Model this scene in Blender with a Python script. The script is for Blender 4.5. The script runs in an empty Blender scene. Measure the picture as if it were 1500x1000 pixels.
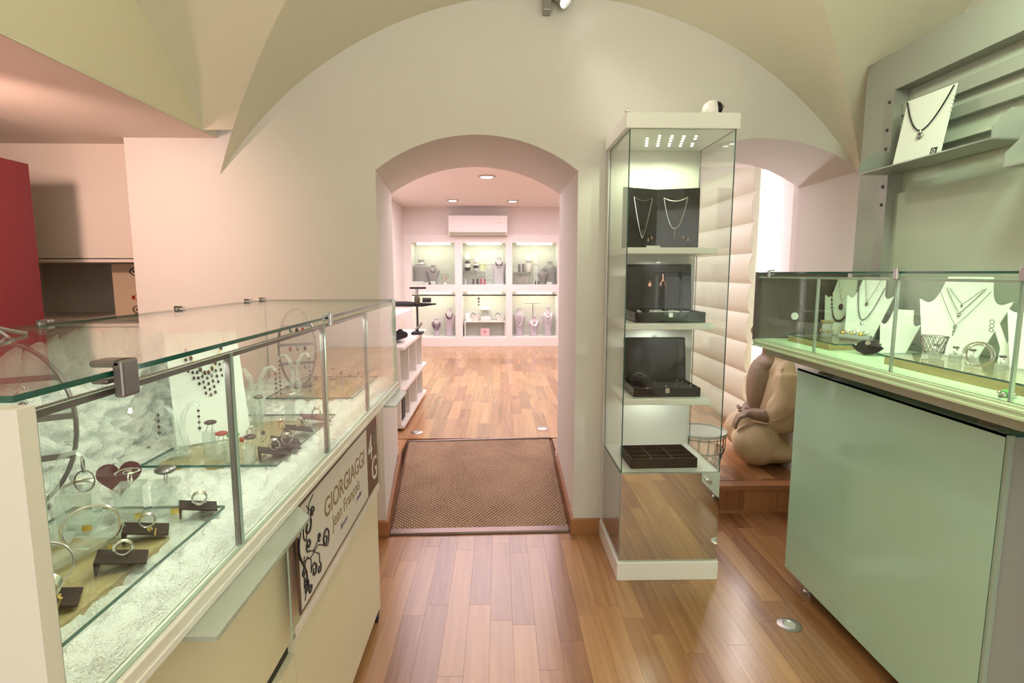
import bpy, bmesh, math, random
from mathutils import Vector, Matrix
random.seed(7)
SC = bpy.context.scene
COL = SC.collection
PI = math.pi

# ------------------------------------------------------------------ camera, world, exposure, large lights
cam_d = bpy.data.cameras.new('camera'); cam = bpy.data.objects.new('camera', cam_d); COL.objects.link(cam)
cam_d.sensor_width = 36.0; cam_d.lens = 800.0 / 1500.0 * 36.0; cam_d.clip_start = 0.02
cam.location = (0, 0, 1.35)
cam.rotation_euler = (math.radians(90) - math.atan(100 / 800.0), 0, math.radians(-1.4))
SC.camera = cam
w = bpy.data.worlds.new('world'); SC.world = w; w.use_nodes = True
w.node_tree.nodes['Background'].inputs[0].default_value = (0.95, 0.96, 1.0, 1)
w.node_tree.nodes['Background'].inputs[1].default_value = 0.5
vs = SC.view_settings
vs.view_transform = 'Standard'; vs.look = 'None'; vs.gamma = 1.0; vs.use_curve_mapping = False
vs.exposure = 0.36
SC.cycles.use_denoising = True
SC.cycles.max_bounces = 10; SC.cycles.transparent_max_bounces = 40
SC.cycles.caustics_reflective = False; SC.cycles.caustics_refractive = False
SC.cycles.sample_clamp_indirect = 4.0

def area(name, loc, direction, sx, sy, power, color, parent=None, spread=180):
    d = bpy.data.lights.new(name, 'AREA'); d.shape = 'RECTANGLE'; d.size = sx; d.size_y = sy
    d.energy = power; d.color = color; d.spread = math.radians(spread)
    o = bpy.data.objects.new(name, d); COL.objects.link(o); o.location = loc
    o.rotation_euler = Vector(direction).to_track_quat('-Z', 'Y').to_euler()
    if parent: o.parent = parent
    return o
def point(name, loc, power, color, r=0.05, parent=None):
    d = bpy.data.lights.new(name, 'POINT'); d.energy = power; d.color = color; d.shadow_soft_size = r
    o = bpy.data.objects.new(name, d); COL.objects.link(o); o.location = loc
    if parent: o.parent = parent
    return o
def spot(name, loc, target, power, color, angle=90, r=0.04, blend=0.8, parent=None):
    d = bpy.data.lights.new(name, 'SPOT'); d.energy = power; d.color = color; d.shadow_soft_size = r
    d.spot_size = math.radians(angle); d.spot_blend = blend
    o = bpy.data.objects.new(name, d); COL.objects.link(o); o.location = loc
    o.rotation_euler = (Vector(target) - Vector(loc)).to_track_quat('-Z', 'Y').to_euler()
    if parent: o.parent = parent
    return o

def led_row(name, p0, p1, n, power, color, direction, angle=150, parent=None):
    p0, p1 = Vector(p0), Vector(p1)
    for i in range(n):
        p = p0.lerp(p1, (i + 0.5) / n); spot(name, p, p + Vector(direction), power / n, color, angle, 0.0, 0.6, parent)

PINK = (1.0, 0.84, 0.92); WARM = (1.0, 0.84, 0.62); GREEN = (0.74, 1.0, 0.66); NEUT = (1.0, 0.95, 0.86)
# daylight from the street entering by the shop window behind the viewer
area('street_daylight', (0.2, -2.45, 1.35), (0, 1, -0.05), 2.9, 2.0, 40, (1.0, 0.93, 0.88))
# ceiling lamps of the front shop (track above and behind the viewer)
for lx, ly in ((-0.5, 0.2), (0.9, 0.2), (-0.5, -0.8), (0.9, -0.8)): point('track_spot', (lx, ly, 2.25), 4.6, NEUT, 0.05)
area('vault_fill', (0.22, 0.6, 2.0), (0, 0, 1), 0.9, 0.9, 15, (1.0, 0.95, 0.70))  # added unseen fill that brightens and yellows the vault, no fixture
# ceiling lamps of the back room
area('back_room_lamp', (0.0, 5.9, 2.36), (0, 0, -1), 2.6, 4.0, 100, PINK)
# warm lamp over the stock alcove
spot('alcove_lamp', (-1.70, 1.55, 1.80), (-1.92, 2.8, 1.45), 34, (1.0, 0.66, 0.54), 105, 0.05)
point('alcove_fill', (-1.70, 1.6, 1.28), 7, (1.0, 0.62, 0.50), 0.05)  # added fill point without a fixture, lifts the alcove ceiling

# ------------------------------------------------------------------ materials
MATS = {}
def mat(name, col, rough=0.5, metal=0.0, var=0.0, vscale=6.0, bump=0.0, bscale=60.0, spec=0.5, emit=None, estr=0.0, coat=0.0, sheen=0.0):
    if name in MATS: return MATS[name]
    m = bpy.data.materials.new(name); m.use_nodes = True; nt = m.node_tree; b = nt.nodes['Principled BSDF']
    b.inputs['Base Color'].default_value = (*col, 1); b.inputs['Roughness'].default_value = rough
    b.inputs['Metallic'].default_value = metal; b.inputs['Specular IOR Level'].default_value = spec
    if coat: b.inputs['Coat Weight'].default_value = coat; b.inputs['Coat Roughness'].default_value = 0.05
    if sheen: b.inputs['Sheen Weight'].default_value = sheen
    if emit: b.inputs['Emission Color'].default_value = (*emit, 1); b.inputs['Emission Strength'].default_value = estr
    if var or bump:
        tc = nt.nodes.new('ShaderNodeTexCoord')
    if var:
        n = nt.nodes.new('ShaderNodeTexNoise'); n.inputs['Scale'].default_value = vscale; n.inputs['Detail'].default_value = 4
        nt.links.new(tc.outputs['Object'], n.inputs['Vector'])
        mx = nt.nodes.new('ShaderNodeMix'); mx.data_type = 'RGBA'
        mx.inputs[6].default_value = (*[c * (1 - var) for c in col], 1); mx.inputs[7].default_value = (*[min(1, c * (1 + var)) for c in col], 1)
        nt.links.new(n.outputs['Fac'], mx.inputs[0]); nt.links.new(mx.outputs[2], b.inputs['Base Color'])
    if bump:
        n2 = nt.nodes.new('ShaderNodeTexNoise'); n2.inputs['Scale'].default_value = bscale; n2.inputs['Detail'].default_value = 3
        nt.links.new(tc.outputs['Object'], n2.inputs['Vector'])
        bp = nt.nodes.new('ShaderNodeBump'); bp.inputs['Strength'].default_value = bump; bp.inputs['Distance'].default_value = 0.01
        nt.links.new(n2.outputs['Fac'], bp.inputs['Height']); nt.links.new(bp.outputs[0], b.inputs['Normal'])
    MATS[name] = m; return m

def glass_mat(name, tint, base=0.05, top=0.75, rough=0.0, haze=0.0, hc=(0.85, 0.9, 0.86)):
    m = bpy.data.materials.new(name); m.use_nodes = True; nt = m.node_tree; nt.nodes.clear()
    out = nt.nodes.new('ShaderNodeOutputMaterial'); mix = nt.nodes.new('ShaderNodeMixShader')
    tr = nt.nodes.new('ShaderNodeBsdfTransparent'); tr.inputs[0].default_value = (*tint, 1)
    gl = nt.nodes.new('ShaderNodeBsdfGlossy'); gl.inputs['Roughness'].default_value = rough; gl.inputs[0].default_value = (1, 1, 1, 1)
    lw = nt.nodes.new('ShaderNodeLayerWeight'); lw.inputs[0].default_value = 0.5
    pw = nt.nodes.new('ShaderNodeMath'); pw.operation = 'POWER'; pw.inputs[1].default_value = 4.0
    ml = nt.nodes.new('ShaderNodeMath'); ml.operation = 'MULTIPLY_ADD'; ml.inputs[1].default_value = top; ml.inputs[2].default_value = base
    nt.links.new(lw.outputs['Facing'], pw.inputs[0]); nt.links.new(pw.outputs[0], ml.inputs[0]); nt.links.new(ml.outputs[0], mix.inputs[0])
    first = tr.outputs[0]
    if haze:
        df = nt.nodes.new('ShaderNodeBsdfDiffuse'); df.inputs[0].default_value = (*hc, 1)
        m2 = nt.nodes.new('ShaderNodeMixShader'); m2.inputs[0].default_value = haze
        nt.links.new(tr.outputs[0], m2.inputs[1]); nt.links.new(df.outputs[0], m2.inputs[2]); first = m2.outputs[0]
    nt.links.new(first, mix.inputs[1]); nt.links.new(gl.outputs[0], mix.inputs[2]); nt.links.new(mix.outputs[0], out.inputs[0])
    MATS[name] = m; return m

def wood_mat(name, c1, c2, rough=0.3, along='Y', scale=1.0, rnd=True):
    m = bpy.data.materials.new(name); m.use_nodes = True; nt = m.node_tree; b = nt.nodes['Principled BSDF']
    g = nt.nodes.new('ShaderNodeNewGeometry'); mp = nt.nodes.new('ShaderNodeMapping')
    s = [20 * scale] * 3; s['XYZ'.index(along)] = 0.9 * scale; mp.inputs['Scale'].default_value = s
    oi = nt.nodes.new('ShaderNodeObjectInfo')
    ad = nt.nodes.new('ShaderNodeVectorMath'); ad.operation = 'ADD'
    ml = nt.nodes.new('ShaderNodeMath'); ml.operation = 'MULTIPLY'; ml.inputs[1].default_value = 37.0
    nt.links.new(oi.outputs['Random'], ml.inputs[0])
    nt.links.new(g.outputs['Position'], mp.inputs[0]); nt.links.new(mp.outputs[0], ad.inputs[0]); nt.links.new(ml.outputs[0], ad.inputs[1])
    n = nt.nodes.new('ShaderNodeTexNoise'); n.inputs['Scale'].default_value = 1.4; n.inputs['Detail'].default_value = 6; n.inputs['Distortion'].default_value = 0.9
    nt.links.new(ad.outputs[0], n.inputs['Vector'])
    f = nt.nodes.new('ShaderNodeMath'); f.operation = 'MULTIPLY_ADD'; f.inputs[1].default_value = 0.85
    nt.links.new(n.outputs['Fac'], f.inputs[0])
    if rnd:
        f2 = nt.nodes.new('ShaderNodeMath'); f2.operation = 'MULTIPLY_ADD'; f2.inputs[1].default_value = 0.5; f2.inputs[2].default_value = -0.14
        nt.links.new(oi.outputs['Random'], f2.inputs[0]); nt.links.new(f2.outputs[0], f.inputs[2])
    else: f.inputs[2].default_value = 0.1
    r = nt.nodes.new('ShaderNodeValToRGB'); r.color_ramp.elements[0].position = 0.12; r.color_ramp.elements[1].position = 0.9
    r.color_ramp.elements[0].color = (*c1, 1); r.color_ramp.elements[1].color = (*c2, 1)
    nt.links.new(f.outputs[0], r.inputs[0]); nt.links.new(r.outputs[0], b.inputs['Base Color'])
    b.inputs['Roughness'].default_value = rough
    if rough < 0.3: b.inputs['Coat Weight'].default_value = 0.45; b.inputs['Coat Roughness'].default_value = 0.2
    MATS[name] = m; return m

M_wall = mat('plaster_white', (0.72, 0.70, 0.655), 0.85, var=0.03, vscale=3, bump=0.06, bscale=120)
M_wallfar = mat('plaster_far', (0.80, 0.76, 0.74), 0.8, var=0.02, vscale=3)
M_vault = mat('plaster_vault', (0.77, 0.74, 0.60), 0.85, var=0.03, vscale=2, bump=0.05, bscale=120)
M_cream = mat('plaster_cream', (0.78, 0.73, 0.55), 0.85, var=0.03, vscale=2, bump=0.05, bscale=120)
M_alc = mat('plaster_alcove', (0.74, 0.66, 0.58), 0.85, var=0.03, vscale=2)
M_plank = wood_mat('cherry_plank', (0.20, 0.075, 0.03), (0.50, 0.265, 0.11), 0.27)
M_sub = mat('dark_joint', (0.17, 0.085, 0.04), 0.8, var=0.2)
M_woodx = wood_mat('cherry_across', (0.26, 0.10, 0.04), (0.44, 0.22, 0.09), 0.4, along='X')
M_woodz = wood_mat('cherry_upright', (0.26, 0.10, 0.04), (0.46, 0.23, 0.09), 0.4, along='Z')
M_oak = wood_mat('pale_block_wood', (0.36, 0.26, 0.11), (0.54, 0.43, 0.22), 0.6, along='Y', scale=2.0)
M_lam = mat('cream_laminate', (0.90, 0.86, 0.65), 0.4, var=0.015)
M_offw = mat('offwhite_lacquer', (0.80, 0.77, 0.71), 0.35, var=0.01)
M_white = mat('white_lacquer', (0.85, 0.84, 0.82), 0.3, var=0.01)
M_dispw = mat('white_card', (0.74, 0.76, 0.72), 0.7, var=0.01)
M_black = mat('black_velvet', (0.012, 0.010, 0.012), 0.8, var=0.2)
M_blackg = mat('black_gloss', (0.009, 0.008, 0.009), 0.06, var=0.05, spec=0.4)
M_brownb = mat('brown_black_leather', (0.016, 0.008, 0.007), 0.6, var=0.1, spec=0.25)
M_silver = mat('silver', (0.80, 0.80, 0.78), 0.18, 1.0, var=0.04)
M_pew = mat('pewter_grey', (0.23, 0.20, 0.20), 0.35, 0.8, var=0.05)
M_steel = mat('brushed_steel', (0.55, 0.55, 0.54), 0.3, 1.0, var=0.05)
M_gold = mat('gold', (0.85, 0.62, 0.18), 0.25, 1.0, var=0.05)
M_rose = mat('rose_gold', (0.85, 0.48, 0.36), 0.2, 1.0, var=0.05)
M_gem = mat('dark_garnet', (0.05, 0.012, 0.02), 0.08, var=0.2, spec=0.8)
M_red = mat('red_stone', (0.36, 0.03, 0.02), 0.1, var=0.1, spec=0.7)
M_greens = mat('green_stone', (0.10, 0.35, 0.08), 0.15, var=0.2)
M_grey = mat('grey_panel', (0.31, 0.32, 0.28), 0.45, var=0.02)
M_greyl = mat('grey_light_panel', (0.48, 0.51, 0.43), 0.6, var=0.02)
M_greymet = mat('grey_metal', (0.33, 0.33, 0.30), 0.35, 0.4, var=0.03)
M_redp = mat('red_lacquer', (0.16, 0.001, 0.010), 0.3, var=0.02)
M_dark = mat('dark_rubber', (0.02, 0.018, 0.018), 0.6, var=0.1)
M_brownp = mat('dark_brown_panel', (0.10, 0.075, 0.068), 0.3, var=0.05)
M_edge = mat('glass_green_edge', (0.012, 0.10, 0.075), 0.08, var=0.05, spec=0.8)
M_edgel = mat('glass_pale_edge', (0.42, 0.55, 0.46), 0.15, var=0.05)
M_glass = glass_mat('clear_glass', (0.965, 0.985, 0.97), 0.032, 0.7)
M_glasst = glass_mat('counter_glass', (0.955, 0.985, 0.965), 0.06, 0.6)
M_acr = glass_mat('acrylic', (0.88, 0.92, 0.90), 0.15, 0.85, 0.03, 0.10)
M_frost = glass_mat('frosted_acrylic', (0.95, 0.97, 0.95), 0.06, 0.5, 0.3, 0.17)
M_ledge = glass_mat('sandblasted_ledge', (0.9, 0.93, 0.9), 0.05, 0.4, 0.25, 0.55, (0.50, 0.54, 0.49))
M_mirror = mat('mirror', (0.80, 0.82, 0.78), 0.02, 1.0, var=0.01)
M_mint = mat('mint_back_painted_glass', (0.50, 0.80, 0.66), 0.28, var=0.03, vscale=1.5, coat=0.9)
M_led = mat('led_white', (1, 1, 1), 0.5, var=0.01, emit=(0.95, 1.0, 0.80), estr=9)
M_ledw = mat('led_strip_white', (1, 1, 1), 0.5, var=0.01, emit=(1.0, 0.97, 0.9), estr=14)
M_lamp = mat('lamp_glow', (1, 1, 1), 0.5, var=0.01, emit=(1.0, 0.93, 0.93), estr=7)
M_tube = mat('tube_glow', (1, 1, 1), 0.5, var=0.01, emit=(0.96, 1.0, 0.72), estr=4)
M_pad = mat('cream_leatherette', (0.64, 0.67, 0.52), 0.5, var=0.04, vscale=4, bump=0.08, bscale=90)
M_lilac = mat('lilac_linen', (0.50, 0.45, 0.49), 0.9, var=0.04, vscale=40)
M_greyb = mat('grey_linen', (0.34, 0.34, 0.33), 0.9, var=0.04, vscale=40)

# ------------------------------------------------------------------ mesh helpers
class B:
    def __init__(s): s.bm = bmesh.new()
    def _t(s, vs, m):
        if m is not None:
            for v in vs: v.co = m @ v.co
    def box(s, x0, x1, y0, y1, z0, z1, m=None, edge=None):
        p = [(x0, y0, z0), (x1, y0, z0), (x1, y1, z0), (x0, y1, z0), (x0, y0, z1), (x1, y0, z1), (x1, y1, z1), (x0, y1, z1)]
        v = [s.bm.verts.new(q) for q in p]
        fs = [s.bm.faces.new([v[i] for i in f]) for f in ((3, 2, 1, 0), (4, 5, 6, 7), (0, 1, 5, 4), (1, 2, 6, 5), (2, 3, 7, 6), (3, 0, 4, 7))]
        if edge is not None:      # thin axis: faces across it take slot 0, the rim slot 1
            ax = {'z': (0, 1), 'y': (2, 4), 'x': (3, 5)}[edge]
            for i, f in enumerate(fs): f.material_index = 0 if i in ax else 1
        s._t(v, m); return s
    def hexa(s, p, m=None):
        v = [s.bm.verts.new(q) for q in p]
        for f in ((3, 2, 1, 0), (4, 5, 6, 7), (0, 1, 5, 4), (1, 2, 6, 5), (2, 3, 7, 6), (3, 0, 4, 7)): s.bm.faces.new([v[i] for i in f])
        s._t(v, m); return s
    def quad(s, *p):
        s.bm.faces.new([s.bm.verts.new(q) for q in p]); return s
    def tube(s, pts, r, n=6, closed=False, m=None, cap=True):
        pts = [Vector(p) for p in pts]; N = len(pts); rings = []
        rr = r if isinstance(r, (list, tuple)) else [r] * N
        prev = None
        for i, p in enumerate(pts):
            a = pts[(i - 1) % N] if (closed or i > 0) else p
            c = pts[(i + 1) % N] if (closed or i < N - 1) else p
            t = (c - a)
            if t.length < 1e-9: t = Vector((0, 0, 1))
            t.normalize()
            if prev is None:
                u = t.orthogonal().normalized()
            else:
                u = prev - t * prev.dot(t)
                u = u.normalized() if u.length > 1e-6 else t.orthogonal().normalized()
            prev = u; wv = t.cross(u)
            rings.append([s.bm.verts.new(p + (u * math.cos(2 * PI * k / n) + wv * math.sin(2 * PI * k / n)) * rr[i]) for k in range(n)])
        for i in range(N if closed else N - 1):
            A, C = rings[i], rings[(i + 1) % N]
            for k in range(n): s.bm.faces.new((A[k], A[(k + 1) % n], C[(k + 1) % n], C[k]))
        if cap and not closed:
            s.bm.faces.new(rings[0][::-1]); s.bm.faces.new(rings[-1])
        if m is not None:
            for R_ in rings: s._t(R_, m)
        return s
    def cyl(s, p0, p1, r0, r1=None, n=16, m=None): return s.tube([p0, p1], [r0, r0 if r1 is None else r1], n, m=m)
    def torus(s, c, R_, r, axis='z', n=20, k=6, m=None, a0=0, a1=2 * PI, sq=1.0):
        full = abs(a1 - a0 - 2 * PI) < 1e-6; pts = []
        for i in range(n if full else n + 1):
            a = a0 + (a1 - a0) * i / n; x, y = R_ * math.cos(a), R_ * math.sin(a) * sq
            pts.append(Vector(c) + Vector({'z': (x, y, 0), 'y': (x, 0, y), 'x': (0, x, y)}[axis]))
        return s.tube(pts, r, k, closed=full, m=m)
    def lathe(s, prof, n=20, sx=1.0, sy=1.0, c=(0, 0, 0), m=None):
        rings = []
        for (r, z) in prof:
            rings.append([s.bm.verts.new((c[0] + r * sx * math.cos(2 * PI * k / n), c[1] + r * sy * math.sin(2 * PI * k / n), c[2] + z)) for k in range(n)])
        for A, C in zip(rings, rings[1:]):
            for k in range(n): s.bm.faces.new((A[k], A[(k + 1) % n], C[(k + 1) % n], C[k]))
        s.bm.faces.new(rings[0][::-1]); s.bm.faces.new(rings[-1])
        if m is not None:
            for R_ in rings: s._t(R_, m)
        return s
    def ball(s, c, r, n=8, k=6, sc=(1, 1, 1), m=None):
        prof = [(max(1e-4, r * math.sin(PI * i / k)), -r * math.cos(PI * i / k)) for i in range(k + 1)]
        M = Matrix.Translation(c) @ Matrix.Diagonal((*sc, 1))
        return s.lathe(prof, n, m=(M if m is None else m @ M))
    def prism(s, poly, y0, y1, m=None, plane='xz'):
        def P(a, b, d): return {'xz': (a, d, b), 'xy': (a, b, d), 'yz': (d, a, b)}[plane]
        A = [s.bm.verts.new(P(a, b, y0)) for a, b in poly]; C = [s.bm.verts.new(P(a, b, y1)) for a, b in poly]
        n = len(poly)
        s.bm.faces.new(A); s.bm.faces.new(C[::-1])
        for i in range(n): s.bm.faces.new((A[i], C[i], C[(i + 1) % n], A[(i + 1) % n]))
        s._t(A + C, m); return s
    def build(s, name, mt, parent=None, smooth=False, bevel=0.0, loc=None, keep=False):
        bmesh.ops.recalc_face_normals(s.bm, faces=s.bm.faces)
        me = bpy.data.meshes.new(name); s.bm.to_mesh(me); s.bm.free()
        for q in (mt if isinstance(mt, (list, tuple)) else [mt]): me.materials.append(q)
        if smooth:
            me.polygons.foreach_set('use_smooth', [True] * len(me.polygons))
            try: me.set_sharp_from_angle(angle=math.radians(42))
            except Exception: pass
        o = bpy.data.objects.new(name, me); COL.objects.link(o)
        if parent: o.parent = parent
        if loc: o.location = loc
        if bevel:
            b = o.modifiers.new('bevel', 'BEVEL'); b.width = bevel; b.segments = 2; b.limit_method = 'ANGLE'
        return o
def thing(name, label, cat, loc=(0, 0, 0), rotz=0.0, group=None):
    o = bpy.data.objects.new(name, None); COL.objects.link(o); o.empty_display_size = 0.02
    o.location = loc; o.rotation_euler = (0, 0, rotz); o['label'] = label; o['category'] = cat
    if group: o['group'] = group
    return o
def tag(o, label, cat, group=None, loc=None, rotz=None):
    o['label'] = label; o['category'] = cat
    if group: o['group'] = group
    if loc is not None: o.location = loc
    if rotz is not None: o.rotation_euler = (0, 0, rotz)
    return o
def struct(o): o['kind'] = 'structure'; return o
def inst(src, parent=None, loc=None, rot=None, scale=None, name=None):
    c = src.copy(); COL.objects.link(c)
    if name: c.name = name
    c.parent = parent
    if loc is not None: c.location = loc
    if rot is not None: c.rotation_euler = rot
    if scale is not None: c.scale = scale
    return c
def text(name, body, size, mt, parent, loc, rot, extrude=0.0004, shear=0.0, align='LEFT', bold=0.0):
    cu = bpy.data.curves.new(name, 'FONT'); cu.body = body; cu.size = size; cu.extrude = extrude; cu.shear = shear; cu.align_x = align; cu.offset = bold
    tmp = bpy.data.objects.new(name + '_curve', cu); COL.objects.link(tmp)
    me = bpy.data.meshes.new_from_object(tmp.evaluated_get(bpy.context.evaluated_depsgraph_get()))
    bpy.data.objects.remove(tmp); bpy.data.curves.remove(cu); me.materials.clear(); me.materials.append(mt)
    o = bpy.data.objects.new(name, me); COL.objects.link(o)
    o.parent = parent; o.location = loc; o.rotation_euler = rot; return o
def RX(a): return Matrix.Rotation(a, 4, 'X')
def RY(a): return Matrix.Rotation(a, 4, 'Y')
def RZ(a): return Matrix.Rotation(a, 4, 'Z')
def TR(x, y, z): return Matrix.Translation((x, y, z))

# ------------------------------------------------------------------ the setting
WY = 2.70                                   # face of the wall with the two arches
CX, CZ, RV = 0.22, 0.773, 1.857             # vault curve
XL, XR = -1.32, 1.77; CY, HY = 1.16, 1.54; YB = -2.2
def za(x): return CZ + math.sqrt(max(0.0, RV * RV - (x - CX) ** 2))
def arch(cx, half, spring, rise):
    R_ = (half * half + rise * rise) / (2 * rise)
    return lambda x: spring + rise - R_ + math.sqrt(max(0, R_ * R_ - (x - cx) ** 2))
D1L, D1R = -0.585, 0.385; d1 = arch(-0.10, 0.485, 1.838, 0.165)
D2L, D2R = 0.79, 1.765; d2 = arch(1.2775, 0.4875, 1.845, 0.15)

# floor slabs and planks
fl = struct(B().box(-2.7, 1.95, YB, 2.94, -0.10, -0.012).build('floor', M_sub))
FZ = 0.16
fb = B().box(-1.52, 1.95, 3.85, 9.2, 0.02, FZ - 0.012).box(-1.52, -0.66, 3.5, 3.85, 0.02, FZ - 0.012).box(0.385, 1.95, 3.25, 3.85, 0.02, FZ - 0.012).box(D2L, 1.95, 2.96, 3.25, 0.02, FZ - 0.012)
fl2 = struct(fb.build('floor_back_room', M_sub))
pb = B().box(-0.5, 0.5, -0.5, 0.5, -0.012, 0.0); plank0 = pb.build('plank', M_plank, fl, bevel=0.0004)
first = True
def lay(parent, x0, x1, y0, y1, z, pw, skip=None, maxn=999):
    global first
    x = x0; n = 0; i = 0
    while x < x1 - 0.01:
        xe = min(x + pw, x1); y = y0 - random.uniform(0, 0.7)
        while y < y1 - 0.005:
            L = random.choice((0.55, 0.7, 0.85, 0.62)); a, b = max(y, y0), min(y + L, y1); y += L
            if b - a < 0.02 or (skip and skip((x + xe) / 2, (a + b) / 2)): continue
            o = plank0 if first else inst(plank0, parent)
            first = False; o.parent = parent
            o.location = ((x + xe) / 2, (a + b) / 2, z); o.scale = (xe - x - 0.0006, b - a - 0.0006, 1); n += 1
        x = xe; i += 1
    return n
n1 = lay(fl, -0.82, 1.95, 0.55, 2.94, 0.0, 0.087)
n2 = lay(fl2, -0.78, 1.09, 3.86, 7.6, FZ, 0.089)
n3 = lay(fl2, 1.09, 1.93, 3.01, 4.9, FZ, 0.087)
n3 += lay(fl2, 0.80, 1.09, 3.01, 3.84, FZ, 0.087) + lay(fl2, 0.385, 0.80, 3.52, 3.84, FZ, 0.087) + lay(fl2, -1.5, -0.66, 3.52, 3.84, FZ, 0.14)
print('planks', n1, n2, n3)
# floor beyond the countable planks
rest = B().box(-1.52, -0.78, 3.86, 9.0, FZ - 0.012, FZ).box(-0.78, 1.09, 7.6, 9.0, FZ - 0.012, FZ).box(1.09, 1.95, 4.9, 9.0, FZ - 0.012, FZ)
o = rest.build('distant_planks', M_plank, fl2); o['kind'] = 'stuff'
rest = B().box(-2.7, 1.95, YB, 0.55, -0.012, 0.0).box(-2.7, -0.82, 0.55, 2.94, -0.012, 0.0)
o = rest.build('planks_behind_counters', M_plank, fl); o['kind'] = 'stuff'

# wall with two arched openings
def wall_front():
    b = B(); xs = []
    def rng(a, c, n): return [a + (c - a) * i / n for i in range(n + 1)]
    xs = sorted(set([round(v, 5) for v in rng(-1.755, XL, 3) + rng(XL, D1L, 12) + rng(D1L, D1R, 24) + rng(D1R, D2L, 6) + rng(D2L, D2R, 24) + [XR, 1.95]]))
    def lo(x, side):
        m = x
        if D1L < m < D1R or (abs(m - D1L) < 1e-4 and side > 0) or (abs(m - D1R) < 1e-4 and side < 0): return d1(x)
        if D2L < m < D2R or (abs(m - D2L) < 1e-4 and side > 0) or (abs(m - D2R) < 1e-4 and side < 0): return d2(x)
        return -0.01
    def sp(x): return D1R - (D1R - x) * (0.385 + 0.665) / (0.385 + 0.585)
    def bx(x): return x - 0.08 if x <= D1L + 1e-5 else (sp(x) if x < D1R else x)
    def hi(x): return max(2.15, za(max(x, -1.32)) + 0.02) if x <= -1.0 else (za(x) + 0.02 if x <= 1.77 else 1.85)
    for a, c in zip(xs, xs[1:]):
        ha, hc = hi(a), hi(c)
        if a >= XR - 1e-4: ha = hc = 1.85
        b.quad((a, WY, lo(a, 1)), (c, WY, lo(c, -1)), (c, WY, hc), (a, WY, ha))
        ya = 3.5 if c <= D2L + 1e-4 else 3.25
        b.quad((bx(a), ya, lo(a, 1)), (bx(a), ya, 2.5), (bx(c), ya, 2.5), (bx(c), ya, lo(c, -1)))
    # jambs and soffits (the left jamb of the doorway splays outwards)
    def sp(x): return D1R - (D1R - x) * (0.385 + 0.665) / (0.385 + 0.585)
    X1 = rng(D1L, D1R, 24)
    for a, c in zip(X1, X1[1:]): b.quad((a, WY, d1(a)), (c, WY, d1(c)), (sp(c), 3.5, d1(c) - 0.0), (sp(a), 3.5, d1(a)))
    b.quad((D1L, WY, -0.01), (D1L, WY, d1(D1L)), (sp(D1L), 3.5, d1(D1L)), (sp(D1L), 3.5, -0.01))
    b.quad((D1R, WY, -0.01), (D1R, 3.5, -0.01), (D1R, 3.5, d1(D1R)), (D1R, WY, d1(D1R)))
    X2 = rng(D2L, D2R, 24)
    for a, c in zip(X2, X2[1:]): b.quad((a, WY, d2(a)), (c, WY, d2(c)), (c, 3.25, d2(c)), (a, 3.25, d2(a)))
    b.quad((D2L, WY, -0.01), (D2L, WY, d2(D2L)), (D2L, 3.25, d2(D2L)), (D2L, 3.25, -0.01))
    b.quad((D2R, WY, -0.01), (D2R, 3.25, -0.01), (D2R, 3.25, d2(D2R)), (D2R, WY, d2(D2R)))
    b.quad((-1.755, WY, -0.01), (-1.755, WY, 1.99), (-1.755, 3.5, 1.99), (-1.755, 3.5, -0.01))
    bmesh.ops.remove_doubles(b.bm, verts=b.bm.verts, dist=0.0005)
    return struct(b.build('wall_front', M_wall))
wall_front()
# cross vault: four webs meeting on the diagonals, then a barrel behind the viewer
def vault():
    b = B(); N = 22
    def web(f):
        g = {}
        for i in range(N + 1):
            for j in range(-i, i + 1, 1):
                g[i, j] = b.bm.verts.new(f(i / N, j / N))
        for i in range(N):
            for j in range(-i, i): b.bm.faces.new((g[i, j], g[i, j + 1], g[i + 1, j + 1], g[i + 1, j])) 
            b.bm.faces.new((g[i, i], g[i + 1, i + 1], g[i + 1, i])); b.bm.faces.new((g[i, -i], g[i + 1, -i], g[i + 1, -i - 1]))
    def Zs(s): return CZ + math.sqrt(RV * RV - (s * HY) ** 2)
    hx = (XR - XL) / 2; cx = (XR + XL) / 2
    web(lambda u, v: (cx + v * hx, CY + u * HY, Zs(v)))
    web(lambda u, v: (cx + v * hx, CY - u * HY, Zs(v)))
    web(lambda u, v: (cx + u * hx, CY + v * HY, Zs(v)))
    n0 = len(b.bm.faces); b.bm.faces.ensure_lookup_table()
    old = set(b.bm.faces)
    web(lambda u, v: (cx - u * hx, CY + v * HY, Zs(v)))
    nf = [f for f in b.bm.faces if f not in old]
    gm = list({e for f in nf for e in f.edges}) + list({v for f in nf for v in f.verts}) + nf
    bmesh.ops.bisect_plane(b.bm, geom=gm, plane_co=(0, 0, 1.985), plane_no=(0, 0, 1), clear_inner=True)
    for i in range(24):
        s, t = -1 + i / 12, -1 + (i + 1) / 12
        b.quad((cx + s * hx, CY - HY, Zs(s)), (cx + t * hx, CY - HY, Zs(t)), (cx + t * hx, YB, Zs(t)), (cx + s * hx, YB, Zs(s)))
    bmesh.ops.remove_doubles(b.bm, verts=b.bm.verts, dist=0.0005)
    o = b.build('ceiling', M_vault); struct(o)
    for p in o.data.polygons: p.use_smooth = True
    try: o.data.set_sharp_from_angle(angle=math.radians(9))
    except Exception: pass
vault()
def zb(y): return CZ + math.sqrt(RV * RV - (y - CY) ** 2) if abs(y - CY) <= HY else 1.81
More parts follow.
